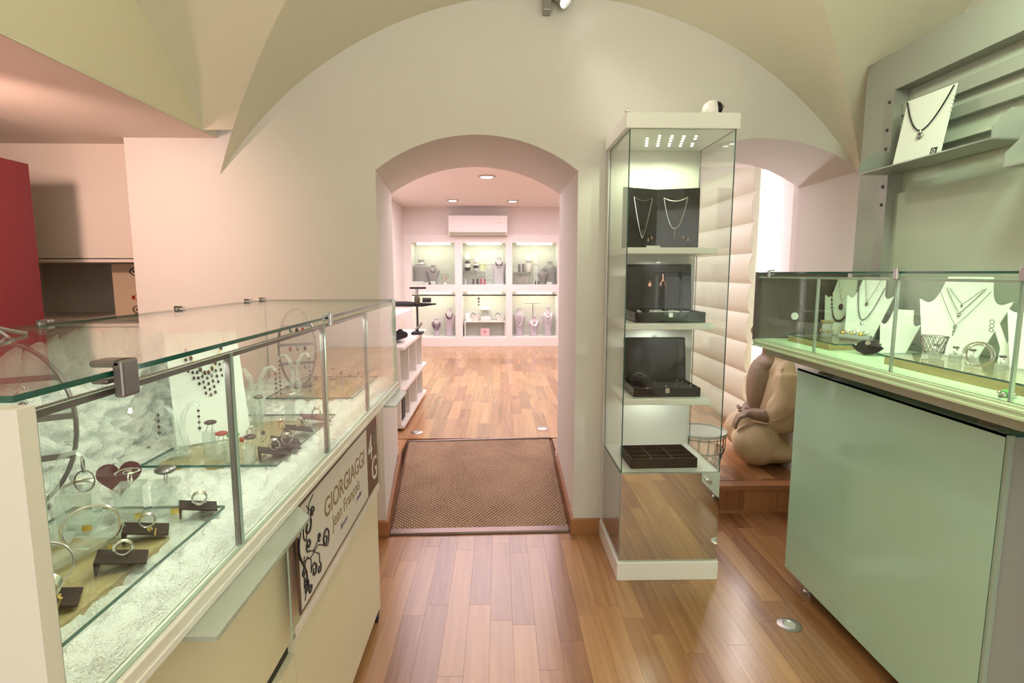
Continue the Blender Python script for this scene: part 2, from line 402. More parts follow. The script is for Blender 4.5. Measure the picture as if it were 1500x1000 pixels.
def wall_left():
    b = B(); ys = [CY - HY + 2 * HY * i / 24 for i in range(25)]
    for a, c in zip(ys, ys[1:]):
        ra, rc = max(1.98, zb(a)), max(1.98, zb(c)); b.quad((XL, a, 1.98), (XL, c, 1.98), (XL, c, rc + 0.25), (XL, a, ra + 0.25))
    b.quad((XL, YB, 1.7), (XL, CY - HY, 1.7), (XL, CY - HY, 2.0), (XL, YB, 2.0)); b.quad((XL, YB, -0.01), (XL, 0.15, -0.01), (XL, 0.15, 1.98), (XL, YB, 1.98))
    return struct(b.build('wall_left', M_cream))
wall_left()
def wall_right():
    b = B(); ys = [CY - HY + 2 * HY * i / 24 for i in range(25)]
    for a, c in zip(ys, ys[1:]): b.quad((XR, a, -0.01), (XR, c, -0.01), (XR, c, zb(c) + 0.02), (XR, a, zb(a) + 0.02))
    b.quad((XR, YB, -0.01), (XR, CY - HY, -0.01), (XR, CY - HY, 1.9), (XR, YB, 1.9))
    return struct(b.build('wall_right', M_wall))
wall_right()
# rear wall with shop window
b = B(); wx0, wx1, wz0, wz1 = -1.1, 1.5, 0.35, 2.25
for (a, c, d, e) in ((XL, wx0, 0, 2.75), (wx1, XR, 0, 2.75), (wx0, wx1, 0, wz0), (wx0, wx1, wz1, 2.75)): b.box(a, c, YB - 0.2, YB, d, e)
struct(b.build('wall_rear', M_wall))
wn = bpy.data.objects.new('window_1', None); COL.objects.link(wn); struct(wn)
fr = B()
for x in (wx0 + 0.03, 0.2, wx1 - 0.03): fr.box(x - 0.03, x + 0.03, YB - 0.14, YB - 0.06, wz0, wz1)
for z in (wz0 + 0.03, 1.65, wz1 - 0.03): fr.box(wx0, wx1, YB - 0.135, YB - 0.065, z - 0.03, z + 0.03)
fr.build('window_frame', M_pew, wn); B().box(wx0, wx1, YB - 0.104, YB - 0.098, wz0, wz1, edge='y').build('pane', [M_glass, M_edge], wn)

# stock alcove on the left: low flat ceiling, bulkhead, recess
struct(B().box(-2.75, XL - 0.004, 0.15, 2.86, 1.98, 2.06).build('ceiling_alcove', M_alc))
b = B().box(-2.75, -1.755, 2.83, 2.93, 1.42, 1.985); struct(b.build('wall_bulkhead', M_alc))
b = B().box(-2.75, -1.755, 3.33, 3.40, 0.0, 1.45).box(-2.75, -1.76, 2.83, 3.34, 1.405, 1.425).box(-2.75, -1.755, 2.83, 3.34, 0, 1.12); struct(b.build('wall_recess', M_alc))
b = B().box(-2.80, -2.70, 0.10, 3.4, 0, 2.05).box(-2.75, XL, 0.10, 0.15, 0, 2.05); struct(b.build('wall_alcove', M_alc))

# back room shell
struct(B().box(-1.62, 2.1, 3.5, 9.3, 2.39, 2.47).build('ceiling_back_room', M_wallfar))
struct(B().box(-1.62, -1.52, 3.5, 9.3, 0, 2.45).build('wall_back_room_left', M_wallfar))
b = B().box(1.95, 2.05, 3.2, 9.3, 0, 2.45).box(1.772, 1.955, 3.24, 3.32, 0, 2.45)
struct(b.build('wall_back_room_right', M_wallfar))
b = B().box(0.36, 2.0, 3.22, 3.5, 2.01, 2.45); struct(b.build('wall_back_room_lintel', M_wallfar))
# ramp, step, skirting
rb = B(); rb.hexa([(-0.585, 2.70, -0.05), (0.385, 2.70, -0.05), (0.385, 3.86, -0.05), (-0.66, 3.86, -0.05), (-0.585, 2.70, 0.0), (0.385, 2.70, 0.0), (0.385, 3.86, 0.148), (-0.66, 3.86, 0.148)])
struct(rb.build('floor_ramp', M_sub))
st = struct(B().box(D2L, 1.765, 2.945, 3.0, 0, 0.128).build('trim_step', M_sub))
x = D2L; 
for i, wd in enumerate((0.19, 0.17, 0.10, 0.14, 0.19, 0.185)):
    B().box(x + 0.001, x + wd - 0.001, 2.935, 2.947, 0.012, 0.128).build('riser_plank', M_woodz, st); x += wd
B().box(D2L, 1.765, 2.925, 3.008, 0.128, FZ).build('nosing', M_woodx, st, bevel=0.004)
B().box(D2L, 1.765, 2.92, 2.937, 0.0, 0.014).build('quadrant', M_woodx, st)
for i, (a, c) in enumerate((((D1L, D1L + 0.016), (-0.66, -0.644)), ((D1R - 0.016, D1R), (D1R - 0.016, D1R)))):
    q = B(); q.hexa([(a[0], 2.69, 0), (a[1], 2.69, 0), (c[1], 3.5, 0.0), (c[0], 3.5, 0.0), (a[0], 2.69, 0.085), (a[1], 2.69, 0.085), (c[1], 3.5, 0.18), (c[0], 3.5, 0.18)])
    struct(q.build('baseboard_ramp_' + ('left', 'right')[i], M_woodx))
struct(B().box(D1R - 0.016, D2L, 2.684, 2.70, 0, 0.085).build('baseboard_front', M_woodx, bevel=0.003))
struct(B().box(-1.2, D1L + 0.016, 2.684, 2.70, 0, 0.085).build('baseboard_front_left', M_woodx, bevel=0.003))
# ------------------------------------------------------------------ left glass counter
LC = thing('display_counter', 'long cream counter with a glass case lined in white fleece and shop sign', 'counter')
LX, LXB, LY0, LY1, LZ0, LZ1 = -0.40, -0.90, 0.45, 2.12, 0.907, 1.250
g = 0.006
def clip(parent, x, y, z, sx):        # chrome corner clip gripping two panes
    q = B().box(-0.020, 0.012, -0.013, 0.013, 0.0035, 0.011).box(0.003, 0.014, -0.013, 0.013, -0.028, 0.011).box(-0.020, -0.002, -0.013, 0.013, -0.014, -0.009)
    o = q.build('corner_clip', M_pew if y < 0.6 else M_steel, parent, bevel=0.003); o.location = (x, y, z); o.scale = (sx, 1, 1) if y < 0.6 else (sx * 0.75, 0.6, 0.8); return o
B().box(LXB, LX, LY0, LY1, LZ1 - g, LZ1, edge='z').build('top_pane', [M_glasst, M_edge], LC)
ys = [LY0 + 0.02, 0.822, 1.262, 1.664, LY1 - 0.012]
for a, c in zip(ys, ys[1:]): B().box(LX - g, LX, a + 0.001, c - 0.001, LZ0 + 0.022, LZ1 - g - 0.012, edge='x').build('front_pane', [M_glass, M_edgel], LC)
B().box(LXB, LXB + g, LY0, LY1, LZ0 + 0.02, LZ1 - g, edge='x').build('back_pane', [M_glass, M_edgel], LC)
B().box(LXB + g, LX - g, LY1 - g, LY1, LZ0 + 0.02, LZ1 - g, edge='y').build('end_pane', [M_glass, M_edgel], LC)
for y in ys[1:4]: B().box(LX - 0.012, LX - 0.004, y - 0.004, y + 0.004, LZ0 + 0.02, LZ1 - 0.022).build('glazing_bar', M_pew, LC)
B().box(LX - 0.012, LX - 0.004, LY0 + 0.02, 1.664, LZ1 - 0.026, LZ1 - 0.018).build('top_rail', M_pew, LC)
B().box(LX - 0.010, LX + 0.001, LY1 - 0.012, LY1 + 0.004, LZ0 + 0.02, LZ1).build('corner_post', M_edgel, LC)
B().box(LXB, LX + 0.002, LY0, LY0 + 0.018, LZ0 - 0.1, LZ1 - 0.012).build('end_board', M_offw, LC)
B().box(LXB, LX + 0.006, LY0 + 0.018, LY1 + 0.006, LZ0 - 0.004, LZ0 + 0.020).build('case_floor', M_offw, LC, bevel=0.002)
B().box(LX - 0.004, LX + 0.008, LY0 + 0.018, LY1 + 0.008, LZ0 - 0.006, LZ0 + 0.003).build('rim', M_white, LC)
for (y0, y1) in ((0.64, 1.03), (1.84, 2.11)):
    B().prism([(LX + 0.004, y0), (LX + 0.047, y0), (LX + 0.047, y1 - 0.05), (LX + 0.004, y1)], LZ0 - 0.014, LZ0 - 0.007, plane='xy').build('glass_ledge', M_ledge, LC)
for y in (0.575, 1.285, 2.05): clip(LC, LX, y, LZ1, 1)
for y in (1.10, 1.56, 1.98, 2.10): clip(LC, LXB, y, LZ1, -1)
# cupboard base: near module with shadow gap, far module plain
B().box(LXB + 0.03, -0.47, 0.47, 1.168, 0.53, LZ0 - 0.004).build('drawer_front', M_lam, LC)
B().box(LXB + 0.03, -0.486, 0.47, 1.168, 0.484, 0.53).build('shadow_gap', M_dark, LC)
B().box(LXB + 0.03, -0.47, 0.47, 1.168, 0.05, 0.484).build('door', M_lam, LC)
B().box(LXB + 0.03, -0.47, 1.170, 2.02, 0.05, LZ0 - 0.004).build('far_cupboard', M_lam, LC)
B().box(LXB + 0.05, -0.50, 0.50, 1.99, 0.0, 0.05).build('plinth', M_dark, LC)
B().box(-0.50, -0.474, 1.985, 2.012, 0.0, 0.05).build('foot', M_dark, LC)
B().box(LXB + 0.03, -0.472, 2.02, 2.032, 0.03, LZ0 - 0.004).build('side_panel', M_offw, LC)
led_row('counter_case_led', (-0.425, 0.5, 1.228), (-0.425, 1.95, 1.228), 7, 8, (0.88, 1.0, 0.85), (-0.35, 0, -1), 165)

# shop sign hung on a clear sheet under the rim
SG = thing('shop_sign', 'white and brown shop sign with black scrolls hung under the counter rim', 'sign', (-0.436, 1.09, 0.58))
B().box(-0.004, 0.0, -0.012, 0.84, -0.0, 0.31, edge='x').build('clear_sheet', [M_glass, M_edgel], SG)
B().box(0.0, 0.003, 0.028, 0.80, 0.03, 0.275).build('brown_backing', mat('sign_brown', (0.13, 0.06, 0.035), 0.4, var=0.1), SG)
B().box(0.003, 0.0045, 0.036, 0.645, 0.038, 0.267).build('white_face', mat('sign_white', (0.80, 0.78, 0.76), 0.35, var=0.02), SG)
B().box(0.0045, 0.006, -0.01, 0.80, 0.004, 0.026).build('lower_strip', M_white, SG)
rt_ = (PI / 2, 0, PI / 2); Mb = mat('sign_bronze', (0.28, 0.18, 0.09), 0.4, var=0.1); Mk = mat('sign_black', (0.01, 0.01, 0.015), 0.4, var=0.1); Mw = mat('sign_letter_white', (0.82, 0.82, 0.80), 0.4, var=0.01)
text('lettering', 'GIORGIAGGI', 0.070, Mb, SG, (0.0047, 0.205, 0.165), rt_, bold=0.0006)
text('lettering', 'Jean François', 0.052, Mb, SG, (0.0047, 0.265, 0.112), rt_)
text('lettering', 'Bijoutier', 0.020, mat('sign_violet', (0.15, 0.12, 0.25), 0.5, var=0.1), SG, (0.0047, 0.33, 0.078), rt_, shear=0.4)
text('lettering', 'Joaillier', 0.020, MATS['sign_violet'], SG, (0.0047, 0.50, 0.085), rt_, shear=0.4)
text('lettering', '4', 0.125, Mw, SG, (0.0035, 0.665, 0.145), rt_)
text('lettering', 'G', 0.115, Mw, SG, (0.0035, 0.705, 0.062), rt_)
d = B(); 
for a, c in (((0.725, 0.232), (0.785, 0.232)), ((0.725, 0.232), (0.755, 0.175)), ((0.785, 0.232), (0.755, 0.175)), ((0.735, 0.247), (0.775, 0.247)), ((0.735, 0.247), (0.725, 0.232)), ((0.775, 0.247), (0.785, 0.232)), ((0.745, 0.232), (0.755, 0.175)), ((0.765, 0.232), (0.755, 0.175))):
    d.cyl((0.0035, *a), (0.0035, *c), 0.0012, n=5)
d.build('diamond_emblem', mat('sign_grey', (0.35, 0.30, 0.30), 0.4, var=0.1), SG)
def spiral(y, z, r, turns, a0, sgn, tail):
    pts = []
    for i in range(28):
        t = i / 27; a = a0 + sgn * turns * 2 * PI * t; rr = r * (0.12 + 0.88 * t); pts.append((0.005, y + rr * math.cos(a), z + rr * math.sin(a)))
    pts += [(0.005, *q) for q in tail]
    return pts
for pts in (spiral(0.088, 0.205, 0.032, 1.6, 0.5, 1, [(0.10, 0.25), (0.13, 0.262)]), spiral(0.205, 0.118, 0.028, 1.5, 2.0, -1, [(0.15, 0.13), (0.10, 0.125), (0.055, 0.14)]),
            spiral(0.115, 0.085, 0.020, 1.3, 1.0, 1, [(0.10, 0.12), (0.075, 0.14)]), spiral(0.06, 0.082, 0.018, 1.3, 0.0, -1, [(0.05, 0.12), (0.06, 0.15)]),
            [(0.005, 0.05 + 0.02 * math.sin(i * 0.5), 0.05 + 0.19 * i / 14) for i in range(15)],
            spiral(0.088, 0.162, 0.017, 1.4, 2.5, 1, [(0.10, 0.14), (0.12, 0.132)]), spiral(0.052, 0.115, 0.012, 1.2, 1.0, -1, [(0.06, 0.13), (0.075, 0.14)]), spiral(0.16, 0.145, 0.012, 1.2, 4.0, 1, [(0.14, 0.14), (0.115, 0.13)]),
            spiral(0.12, 0.225, 0.014, 1.2, 1.0, -1, [(0.10, 0.24), (0.085, 0.255)]), spiral(0.085, 0.06, 0.013, 1.2, 5.0, 1, [(0.07, 0.075), (0.06, 0.1)]),
            spiral(0.15, 0.07, 0.014, 1.2, 0, 1, [(0.155, 0.105), (0.12, 0.128)])):
    n = len(pts); q = B().tube(pts, [0.0012 + 0.0019 * math.sin(PI * i / (n - 1)) for i in range(n)], 6); q.build('scroll', Mk, SG)

# fleece lining of the case
def fleece():
    import mathutils
    nz = mathutils.noise
    b = B(); prof = []
    for i in range(110): prof.append((LX - 0.012 - i / 109 * 0.462, 0.0))
    NU = len(prof); NV = 400; y0, y1 = LY0 + 0.02, LY1 - 0.012
    UP = 64
    grid = []
    for j in range(NV + 1):
        y = y0 + (y1 - y0) * j / NV; row = []
        back = max(0.0, min(1.0, (1.86 - y) / 0.22)); back = back * back * (3 - 2 * back)
        for i in range(NU + UP):
            if i < NU: x, z, n = prof[i][0], LZ0 + 0.0215, Vector((0, 0, 1))
            else:
                t = (i - NU + 1) / UP; h = 0.018 + (0.225 + 0.03 * math.sin(y * 7)) * back
                x, z, n = LX - 0.474 - 0.012 * t, LZ0 + 0.0215 + h * t, Vector((1, 0, 0.2 + 0.8 * (t > 0.95)))
                x = min(x, LX - 0.474)
            p = Vector((x, y, z))
            big = 0.5 + 0.5 * nz.noise(p * 26); sm = nz.noise(p * 70) * 0.8 + nz.noise(p * 150) * 0.5 + nz.noise(p * 290) * 0.35
            dv = nz.voronoi(p * 34 + Vector((0.3 * sm, 0.3 * sm, 0)))[0][0]; puff = math.sqrt(max(0.0, 1 - (dv / 0.75) ** 2)); amp = 0.008 * big + 0.019 * puff + 0.003 * sm
            if i >= NU: amp *= 0.35 + 1.6 * back
            edge = min(1, i / 3) if i < NU else 1
            p = p + n * amp * edge
            row.append(b.bm.verts.new(p))
        grid.append(row)
    for A, C in zip(grid, grid[1:]):
        for k in range(len(A) - 1): b.bm.faces.new((A[k], A[k + 1], C[k + 1], C[k]))
    m = mat('white_fleece', (0.86, 0.87, 0.82), 0.95, var=0.05, vscale=45, bump=0.7, bscale=300, spec=0.1, sheen=0.3)
    o = b.build('fleece_lining', m, smooth=False)
    for p in o.data.polygons: p.use_smooth = True
    tag(o, 'white fluffy fleece lining the floor and back of the left glass case', 'fleece')
fleece()

# ------------------------------------------------------------------ right glass counter
RC = thing('display_counter', 'counter on the right with mint glass front and glass case on round metal spacers', 'counter')
RX0, RX1, RY0, RY1, RZ0, RZ1 = 1.12, 1.51, 0.62, 2.36, 1.066, 1.355
B().box(RX0, RX1, RY0, RY1, RZ1 - g, RZ1, edge='z').build('top_pane', [M_glasst, M_edge], RC)
yr = [RY0, 1.15, 1.52, 1.905, RY1 - 0.006]
for a, c in zip(yr, yr[1:]): B().box(RX0, RX0 + g, a + 0.001, c - 0.001, RZ0 + 0.002, RZ1 - 0.02, edge='x').build('front_pane', [M_glass, M_edgel], RC)
for y in yr[1:4]: B().box(RX0 + 0.002, RX0 + 0.010, y - 0.0028, y + 0.0028, RZ0, RZ1 - 0.018).build('glazing_bar', M_steel, RC)
B().box(RX0 + 0.001, RX0 + 0.009, RY0, RY1, RZ1 - 0.026, RZ1 - 0.018).build('top_rail', M_edgel, RC)
B().box(RX1 - g, RX1, RY0, RY1, RZ0, RZ1 - g, edge='x').build('back_pane', [M_glass, M_edgel], RC)
B().box(RX0 + 0.004, RX1, RY1 - 0.018, RY1, RZ0 - 0.002, RZ1 - g).build('end_board', M_brownp, RC)
B().box(RX0 - 0.004, RX0 + 0.006, RY1 - 0.02, RY1 + 0.002, RZ0 - 0.004, RZ1).build('corner_post', M_brownp, RC)
q = B()
for i in range(4): q.box(RX0 - 0.002 - 0.003 * (i % 2), RX1, RY0, RY1, RZ0 - 0.007 - 0.008 * i, RZ0 + 0.002 - 0.008 * i)
q.build('case_floor', mat('pale_green_white', (0.64, 0.82, 0.56), 0.4, var=0.02), RC, bevel=0.002)
B().box(RX0 + 0.05, RX1 - 0.02, RY0 + 0.02, RY1 - 0.03, 0.998, RZ0 - 0.031).build('case_underside', M_greyl, RC)
for y in (1.37, 2.10):
    B().lathe([(0.030, 0.0), (0.032, 0.006), (0.026, 0.012), (0.020, 0.02), (0.020, 0.045)], 24, c=(1.30, y, 0.952)).build('spacer', M_steel, RC, smooth=True)
B().box(1.262, 1.268, 1.29, 2.245, 0.065, 0.952, edge='x').build('mint_front', [M_mint, M_edge], RC)
B().box(1.268, 1.49, 1.295, 2.24, 0.065, 0.942).build('base_cabinet', mat('grey_green_side', (0.42, 0.45, 0.42), 0.35, var=0.02), RC)
B().box(1.262, 1.50, 1.29, 2.245, 0.944, 0.954, edge='z').build('base_top', [M_mint, M_edge], RC)
B().box(1.264, 1.278, 1.282, 1.296, 0.065, 0.950).build('corner_profile', M_edgel, RC)
for (x, y) in ((1.315, 2.14), (1.45, 2.14), (1.315, 1.39), (1.45, 1.39)):
    B().lathe([(0.022, 0), (0.022, 0.01), (0.017, 0.015), (0.017, 0.065)], 18, c=(x, y, 0)).build('foot', M_steel, RC, smooth=True)
for y in (1.14, 1.515, 2.24): clip(RC, RX0, y, RZ1, -1)
B().lathe([(0.016, 0), (0.016, 0.004)], 20, c=(0, 0, 0), m=TR(1.285, RY1 - 0.022, 1.165) @ RX(PI / 2)).build('knob', M_white, RC, smooth=True)
led_row('right_case_led', (1.15, 0.9, 1.335), (1.15, 2.25, 1.335), 6, 5, GREEN, (0.35, 0, -1), 165)

# ------------------------------------------------------------------ tall glass display cabinet
TC = thing('glass_showcase', 'tall white framed glass showcase with lit shelves and mirrored lower door', 'showcase', (0.745, 2.48, 0))
hw, yf, yk = 0.215, -0.215, 0.205
B().box(-hw - 0.012, hw + 0.008, yf - 0.012, yk, 0.0, 0.085).build('plinth', M_white, TC, bevel=0.003)
B().box(-hw, hw, yf, yf + 0.005, 0.088, 0.488, edge='y').build('mirror_door', [M_mirror, M_edgel], TC)
k = B().lathe([(0.011, 0), (0.011, 0.006), (0.006, 0.008), (0.006, 0.016), (0.010, 0.018), (0.010, 0.026)], 18, m=TR(0.165, yf, 0.455) @ RX(PI / 2)); k.build('lock_knob', M_steel, TC, smooth=True)
for s in (-1, 1): B().box(s * hw - 0.004, s * hw + 0.004, yf + 0.006, yk - 0.02, 0.088, 0.488).build('side_mirror', M_mirror if s > 0 else mat('silvered_side', (0.5, 0.5, 0.5), 0.15, 0.8, var=0.02), TC)
B().box(-hw, hw, yk - 0.014, yk, 0.085, 1.925).build('back_panel', M_offw, TC)
for x in (-hw - 0.006,): B().box(x, x + 0.018, yk - 0.03, yk, 0.085, 1.925).build('back_post', M_white, TC)
B().box(-hw + 0.004, hw - 0.004, yf + 0.008, yk - 0.014, 0.47, 0.490).build('lower_shelf', M_white, TC)
B().box(-hw, hw, yf, yf + 0.005, 0.492, 1.925, edge='y').build('door_pane', [M_glass, M_edge], TC)
for s in (-1, 1): B().box(s * hw - 0.0025, s * hw + 0.0025, yf + 0.006, yk - 0.03, 0.492, 1.925, edge='x').build('side_pane', [M_glass, M_edge], TC)
for z in (1.432, 1.108, 0.776): B().box(-hw + 0.012, hw - 0.030, yf + 0.06, yk - 0.014, z, z + 0.026).build('shelf', M_white, TC, bevel=0.002)
top = B().box(-hw - 0.020, hw + 0.012, yf - 0.010, yk + 0.0, 1.925, 1.987).build('top_box', M_white, TC, bevel=0.003)
led0 = None; 
for r_ in range(5):
    for c_ in range(5):
        if (r_, c_) in ((0, 0), (2, 4)): continue
        lx, ly = -0.115 + 0.052 * c_ + 0.011 * r_, -0.10 + 0.045 * r_
        if led0 is None: led0 = B().lathe([(0.0052, 0), (0.0052, 0.004)], 10).build('led', M_led, top); o = led0
        else: o = inst(led0, top)
        o.location = (lx, ly, 1.9235)
B().box(-0.01, 0.01, 0, 0.01, 0, 0.012).build('hinge', M_steel, TC, bevel=0.003, loc=(-hw - 0.014, yf - 0.006, 1.987))
for sx in (-0.08, 0.08): spot('cabinet_led', (sx, 0.0, 1.915), (sx, 0.0, 0), 2.6, (0.86, 1.0, 0.66), 165, 0.0, 0.5, TC)
for z in (1.430, 1.106, 0.774): spot('shelf_led', (0, 0.06, z - 0.004), (0, 0.06, 0), 1.0, (0.92, 1.0, 0.86), 168, 0.0, 0.4, TC)

# ------------------------------------------------------------------ grey slatted display wall on the right
GW = thing('display_wall', 'tall grey display wall with recessed rails behind the right counter', 'display wall')
X0 = 1.527
B().box(X0, 1.585, 2.213, 2.34, 0, 2.195).build('stile', M_grey, GW)
B().box(X0, 1.585, 0.3, 2.213, 2.05, 2.195).build('head_board', M_grey, GW)
B().box(1.585, 1.63, 0.3, 2.34, 0.0, 2.195).build('back_board', M_greyl, GW)
for z0, z1, mt in ((1.953, 1.997, M_grey), (1.874, 1.913, M_grey), (1.80, 1.816, M_greyl), (1.746, 1.772, M_grey)):
    B().box(1.555, 1.585, 0.3, 2.213, z0, z1).build('rail', mt, GW)
B().box(X0 - 0.002, 1.585, 2.165, 2.213, 0.95, 2.05).build('upright', M_greymet, GW)
for z in (2.01, 1.905, 1.834, 1.69, 1.62): B().lathe([(0.007, 0), (0.005, 0.004)], 10, m=TR(X0 - 0.002, 2.189, z) @ RY(-PI / 2)).build('screw', M_dark, GW)
B().box(1.562, 1.585, 0.3, 2.165, 0.95, 1.66).build('lower_board', M_greyl, GW)
def metal_shelf(y0, y1, z, label):
    t = thing('metal_shelf', label, 'shelf', (X0, (y0 + y1) / 2, z), 0, 'folded grey metal shelves')
    L = (y1 - y0) / 2; d = 0.12
    B().box(-d, 0.0, -L, L, -0.003, 0.0).build('tray', M_greymet, t)
    B().box(-d - 0.002, -d, -L, L, -0.003, 0.001).build('front_lip', M_steel, t)
    for s in (-1, 1): B().prism([(-d, 0), (-d, 0.035), (-d + 0.05, 0.085), (0, 0.085), (0, 0)], s * L - 0.0015, s * L + 0.0015).build('end_wing', M_greymet, t)
    return t
metal_shelf(1.585, 2.165, 1.733, 'upper folded metal shelf carrying the white necklace card')
metal_shelf(0.7, 1.537, 1.645, 'lower folded metal shelf cut by the right edge of the picture')
led_row('display_wall_lamp', (1.05, 0.2, 2.30), (1.05, 1.3, 2.30), 3, 60, GREEN, (0.55, 0.25, -0.55), 120)
for o_ in bpy.data.objects:
    if o_.name.startswith('display_wall_lamp'): o_.data.shadow_soft_size = 0.12

# ------------------------------------------------------------------ doormat
DM = thing('doormat', 'brown woven sisal mat with metal edging on the ramp in the doorway', 'mat')
def mat_quad(x00, x10, x11, x01, y0a, y0b, y1a, y1b, z0, z1, h):
    return [(x00, y0a, z0), (x10, y0b, z0), (x11, y1b, z1), (x01, y1a, z1), (x00, y0a, z0 + h), (x10, y0b, z0 + h), (x11, y1b, z1 + h), (x01, y1a, z1 + h)]
sm = bpy.data.materials.new('sisal_weave'); sm.use_nodes = True; nt = sm.node_tree; bs = nt.nodes['Principled BSDF']; bs.inputs['Roughness'].default_value = 0.95
tc = nt.nodes.new('ShaderNodeTexCoord'); wv = []
for dr in ('X', 'Y'):
    mp = nt.nodes.new('ShaderNodeMapping'); mp.inputs['Rotation'].default_value = (0, 0, math.radians(38)); wn_ = nt.nodes.new('ShaderNodeTexWave')
    wn_.bands_direction = dr; wn_.inputs['Scale'].default_value = 18; wn_.inputs['Distortion'].default_value = 1.2; wn_.inputs['Detail'].default_value = 2; wn_.inputs['Detail Scale'].default_value = 4
    nt.links.new(tc.outputs['Object'], mp.inputs[0]); nt.links.new(mp.outputs[0], wn_.inputs[0]); wv.append(wn_)
mu = nt.nodes.new('ShaderNodeMath'); mu.operation = 'MULTIPLY'; nt.links.new(wv[0].outputs['Fac'], mu.inputs[0]); nt.links.new(wv[1].outputs['Fac'], mu.inputs[1])
nb = nt.nodes.new('ShaderNodeTexNoise'); nb.inputs['Scale'].default_value = 5; nt.links.new(tc.outputs['Object'], nb.inputs[0])
ad = nt.nodes.new('ShaderNodeMath'); ad.operation = 'MULTIPLY_ADD'; ad.inputs[1].default_value = 0.35; nt.links.new(nb.outputs['Fac'], ad.inputs[0]); nt.links.new(mu.outputs[0], ad.inputs[2])
rp = nt.nodes.new('ShaderNodeValToRGB'); rp.color_ramp.elements[0].color = (0.13, 0.075, 0.045, 1); rp.color_ramp.elements[1].color = (0.62, 0.43, 0.28, 1); rp.color_ramp.elements[0].position = 0.1; rp.color_ramp.elements[1].position = 0.8
nt.links.new(ad.outputs[0], rp.inputs[0]); nt.links.new(rp.outputs[0], bs.inputs['Base Color'])
bp = nt.nodes.new('ShaderNodeBump'); bp.inputs['Strength'].default_value = 0.8; bp.inputs['Distance'].default_value = 0.006; nt.links.new(mu.outputs[0], bp.inputs['Height']); nt.links.new(bp.outputs[0], bs.inputs['Normal'])
B().hexa(mat_quad(-0.562, 0.362, 0.362, -0.640, 2.735, 2.755, 3.79, 3.845, 0.006, 0.148, 0.010)).build('weave', sm, DM)
mb = mat('bronze_metal', (0.20, 0.15, 0.13), 0.35, 0.8, var=0.05)
B().hexa(mat_quad(-0.568, 0.368, 0.368, -0.568, 2.690, 2.715, 2.736, 2.757, 0.0, 0.004, 0.016) if False else [(-0.568, 2.695, 0.0), (0.368, 2.715, 0.0), (0.368, 2.760, 0.004), (-0.568, 2.740, 0.004), (-0.568, 2.697, 0.012), (0.368, 2.717, 0.012), (0.368, 2.758, 0.020), (-0.568, 2.738, 0.020)]).build('edge_bar', mb, DM, bevel=0.003)
B().hexa([(-0.648, 3.785, 0.14), (0.368, 3.842, 0.14), (0.368, 3.862, 0.14), (-0.648, 3.805, 0.14), (-0.648, 3.785, 0.163), (0.368, 3.842, 0.168), (0.368, 3.862, 0.168), (-0.648, 3.805, 0.166)]).build('edge_bar', mb, DM, bevel=0.003)
# recessed floor lights
for (x, y, z, l) in ((1.12, 1.934, 0.0, 'round steel floor light in the planks beside the mint counter'), (-0.62, 4.02, FZ, 'round steel floor light left of the far edge of the mat'), (0.338, 4.10, FZ, 'round steel floor light right of the far edge of the mat')):
    t = thing('floor_light', l, 'floor light', (x, y, z), 0, 'recessed floor lights')
    B().lathe([(0.044, 0), (0.044, 0.002), (0.040, 0.004), (0.023, 0.004), (0.021, 0.002), (0.021, 0.0)], 28).build('steel_ring', M_steel, t, smooth=True)
    B().lathe([(0.021, 0), (0.021, 0.0025)], 24).build('lens', mat('lens_glass', (0.55, 0.56, 0.50), 0.15, var=0.03), t)
# wall spotlight at the top of the vault
SL = thing('spotlight', 'grey spotlight with bright reflector bracketed under the vault crown', 'spotlight', (0.225, 2.64, 2.545))
B().box(-0.018, 0.018, -0.006, 0.06, -0.012, 0.10).build('bracket', M_greymet, SL, bevel=0.003)
ax = Vector((0.55, -0.35, -0.45)).normalized(); mrot = TR(0.058, -0.01, 0.045) @ ax.to_track_quat('Z', 'Y').to_matrix().to_4x4()
B().lathe([(0.018, -0.05), (0.030, -0.045), (0.036, 0.0), (0.042, 0.035), (0.040, 0.037), (0.030, 0.012)], 24, m=mrot).build('lamp_head', M_greymet, SL, smooth=True)
B().lathe([(0.034, 0.022), (0.030, 0.016)], 24, m=mrot).build('reflector', M_lamp, SL)
spot('spot_beam', (0.225 + 0.085, 2.61, 2.56), (1.2, 1.4, 0.9), 14, (1.0, 0.95, 0.8), 110)
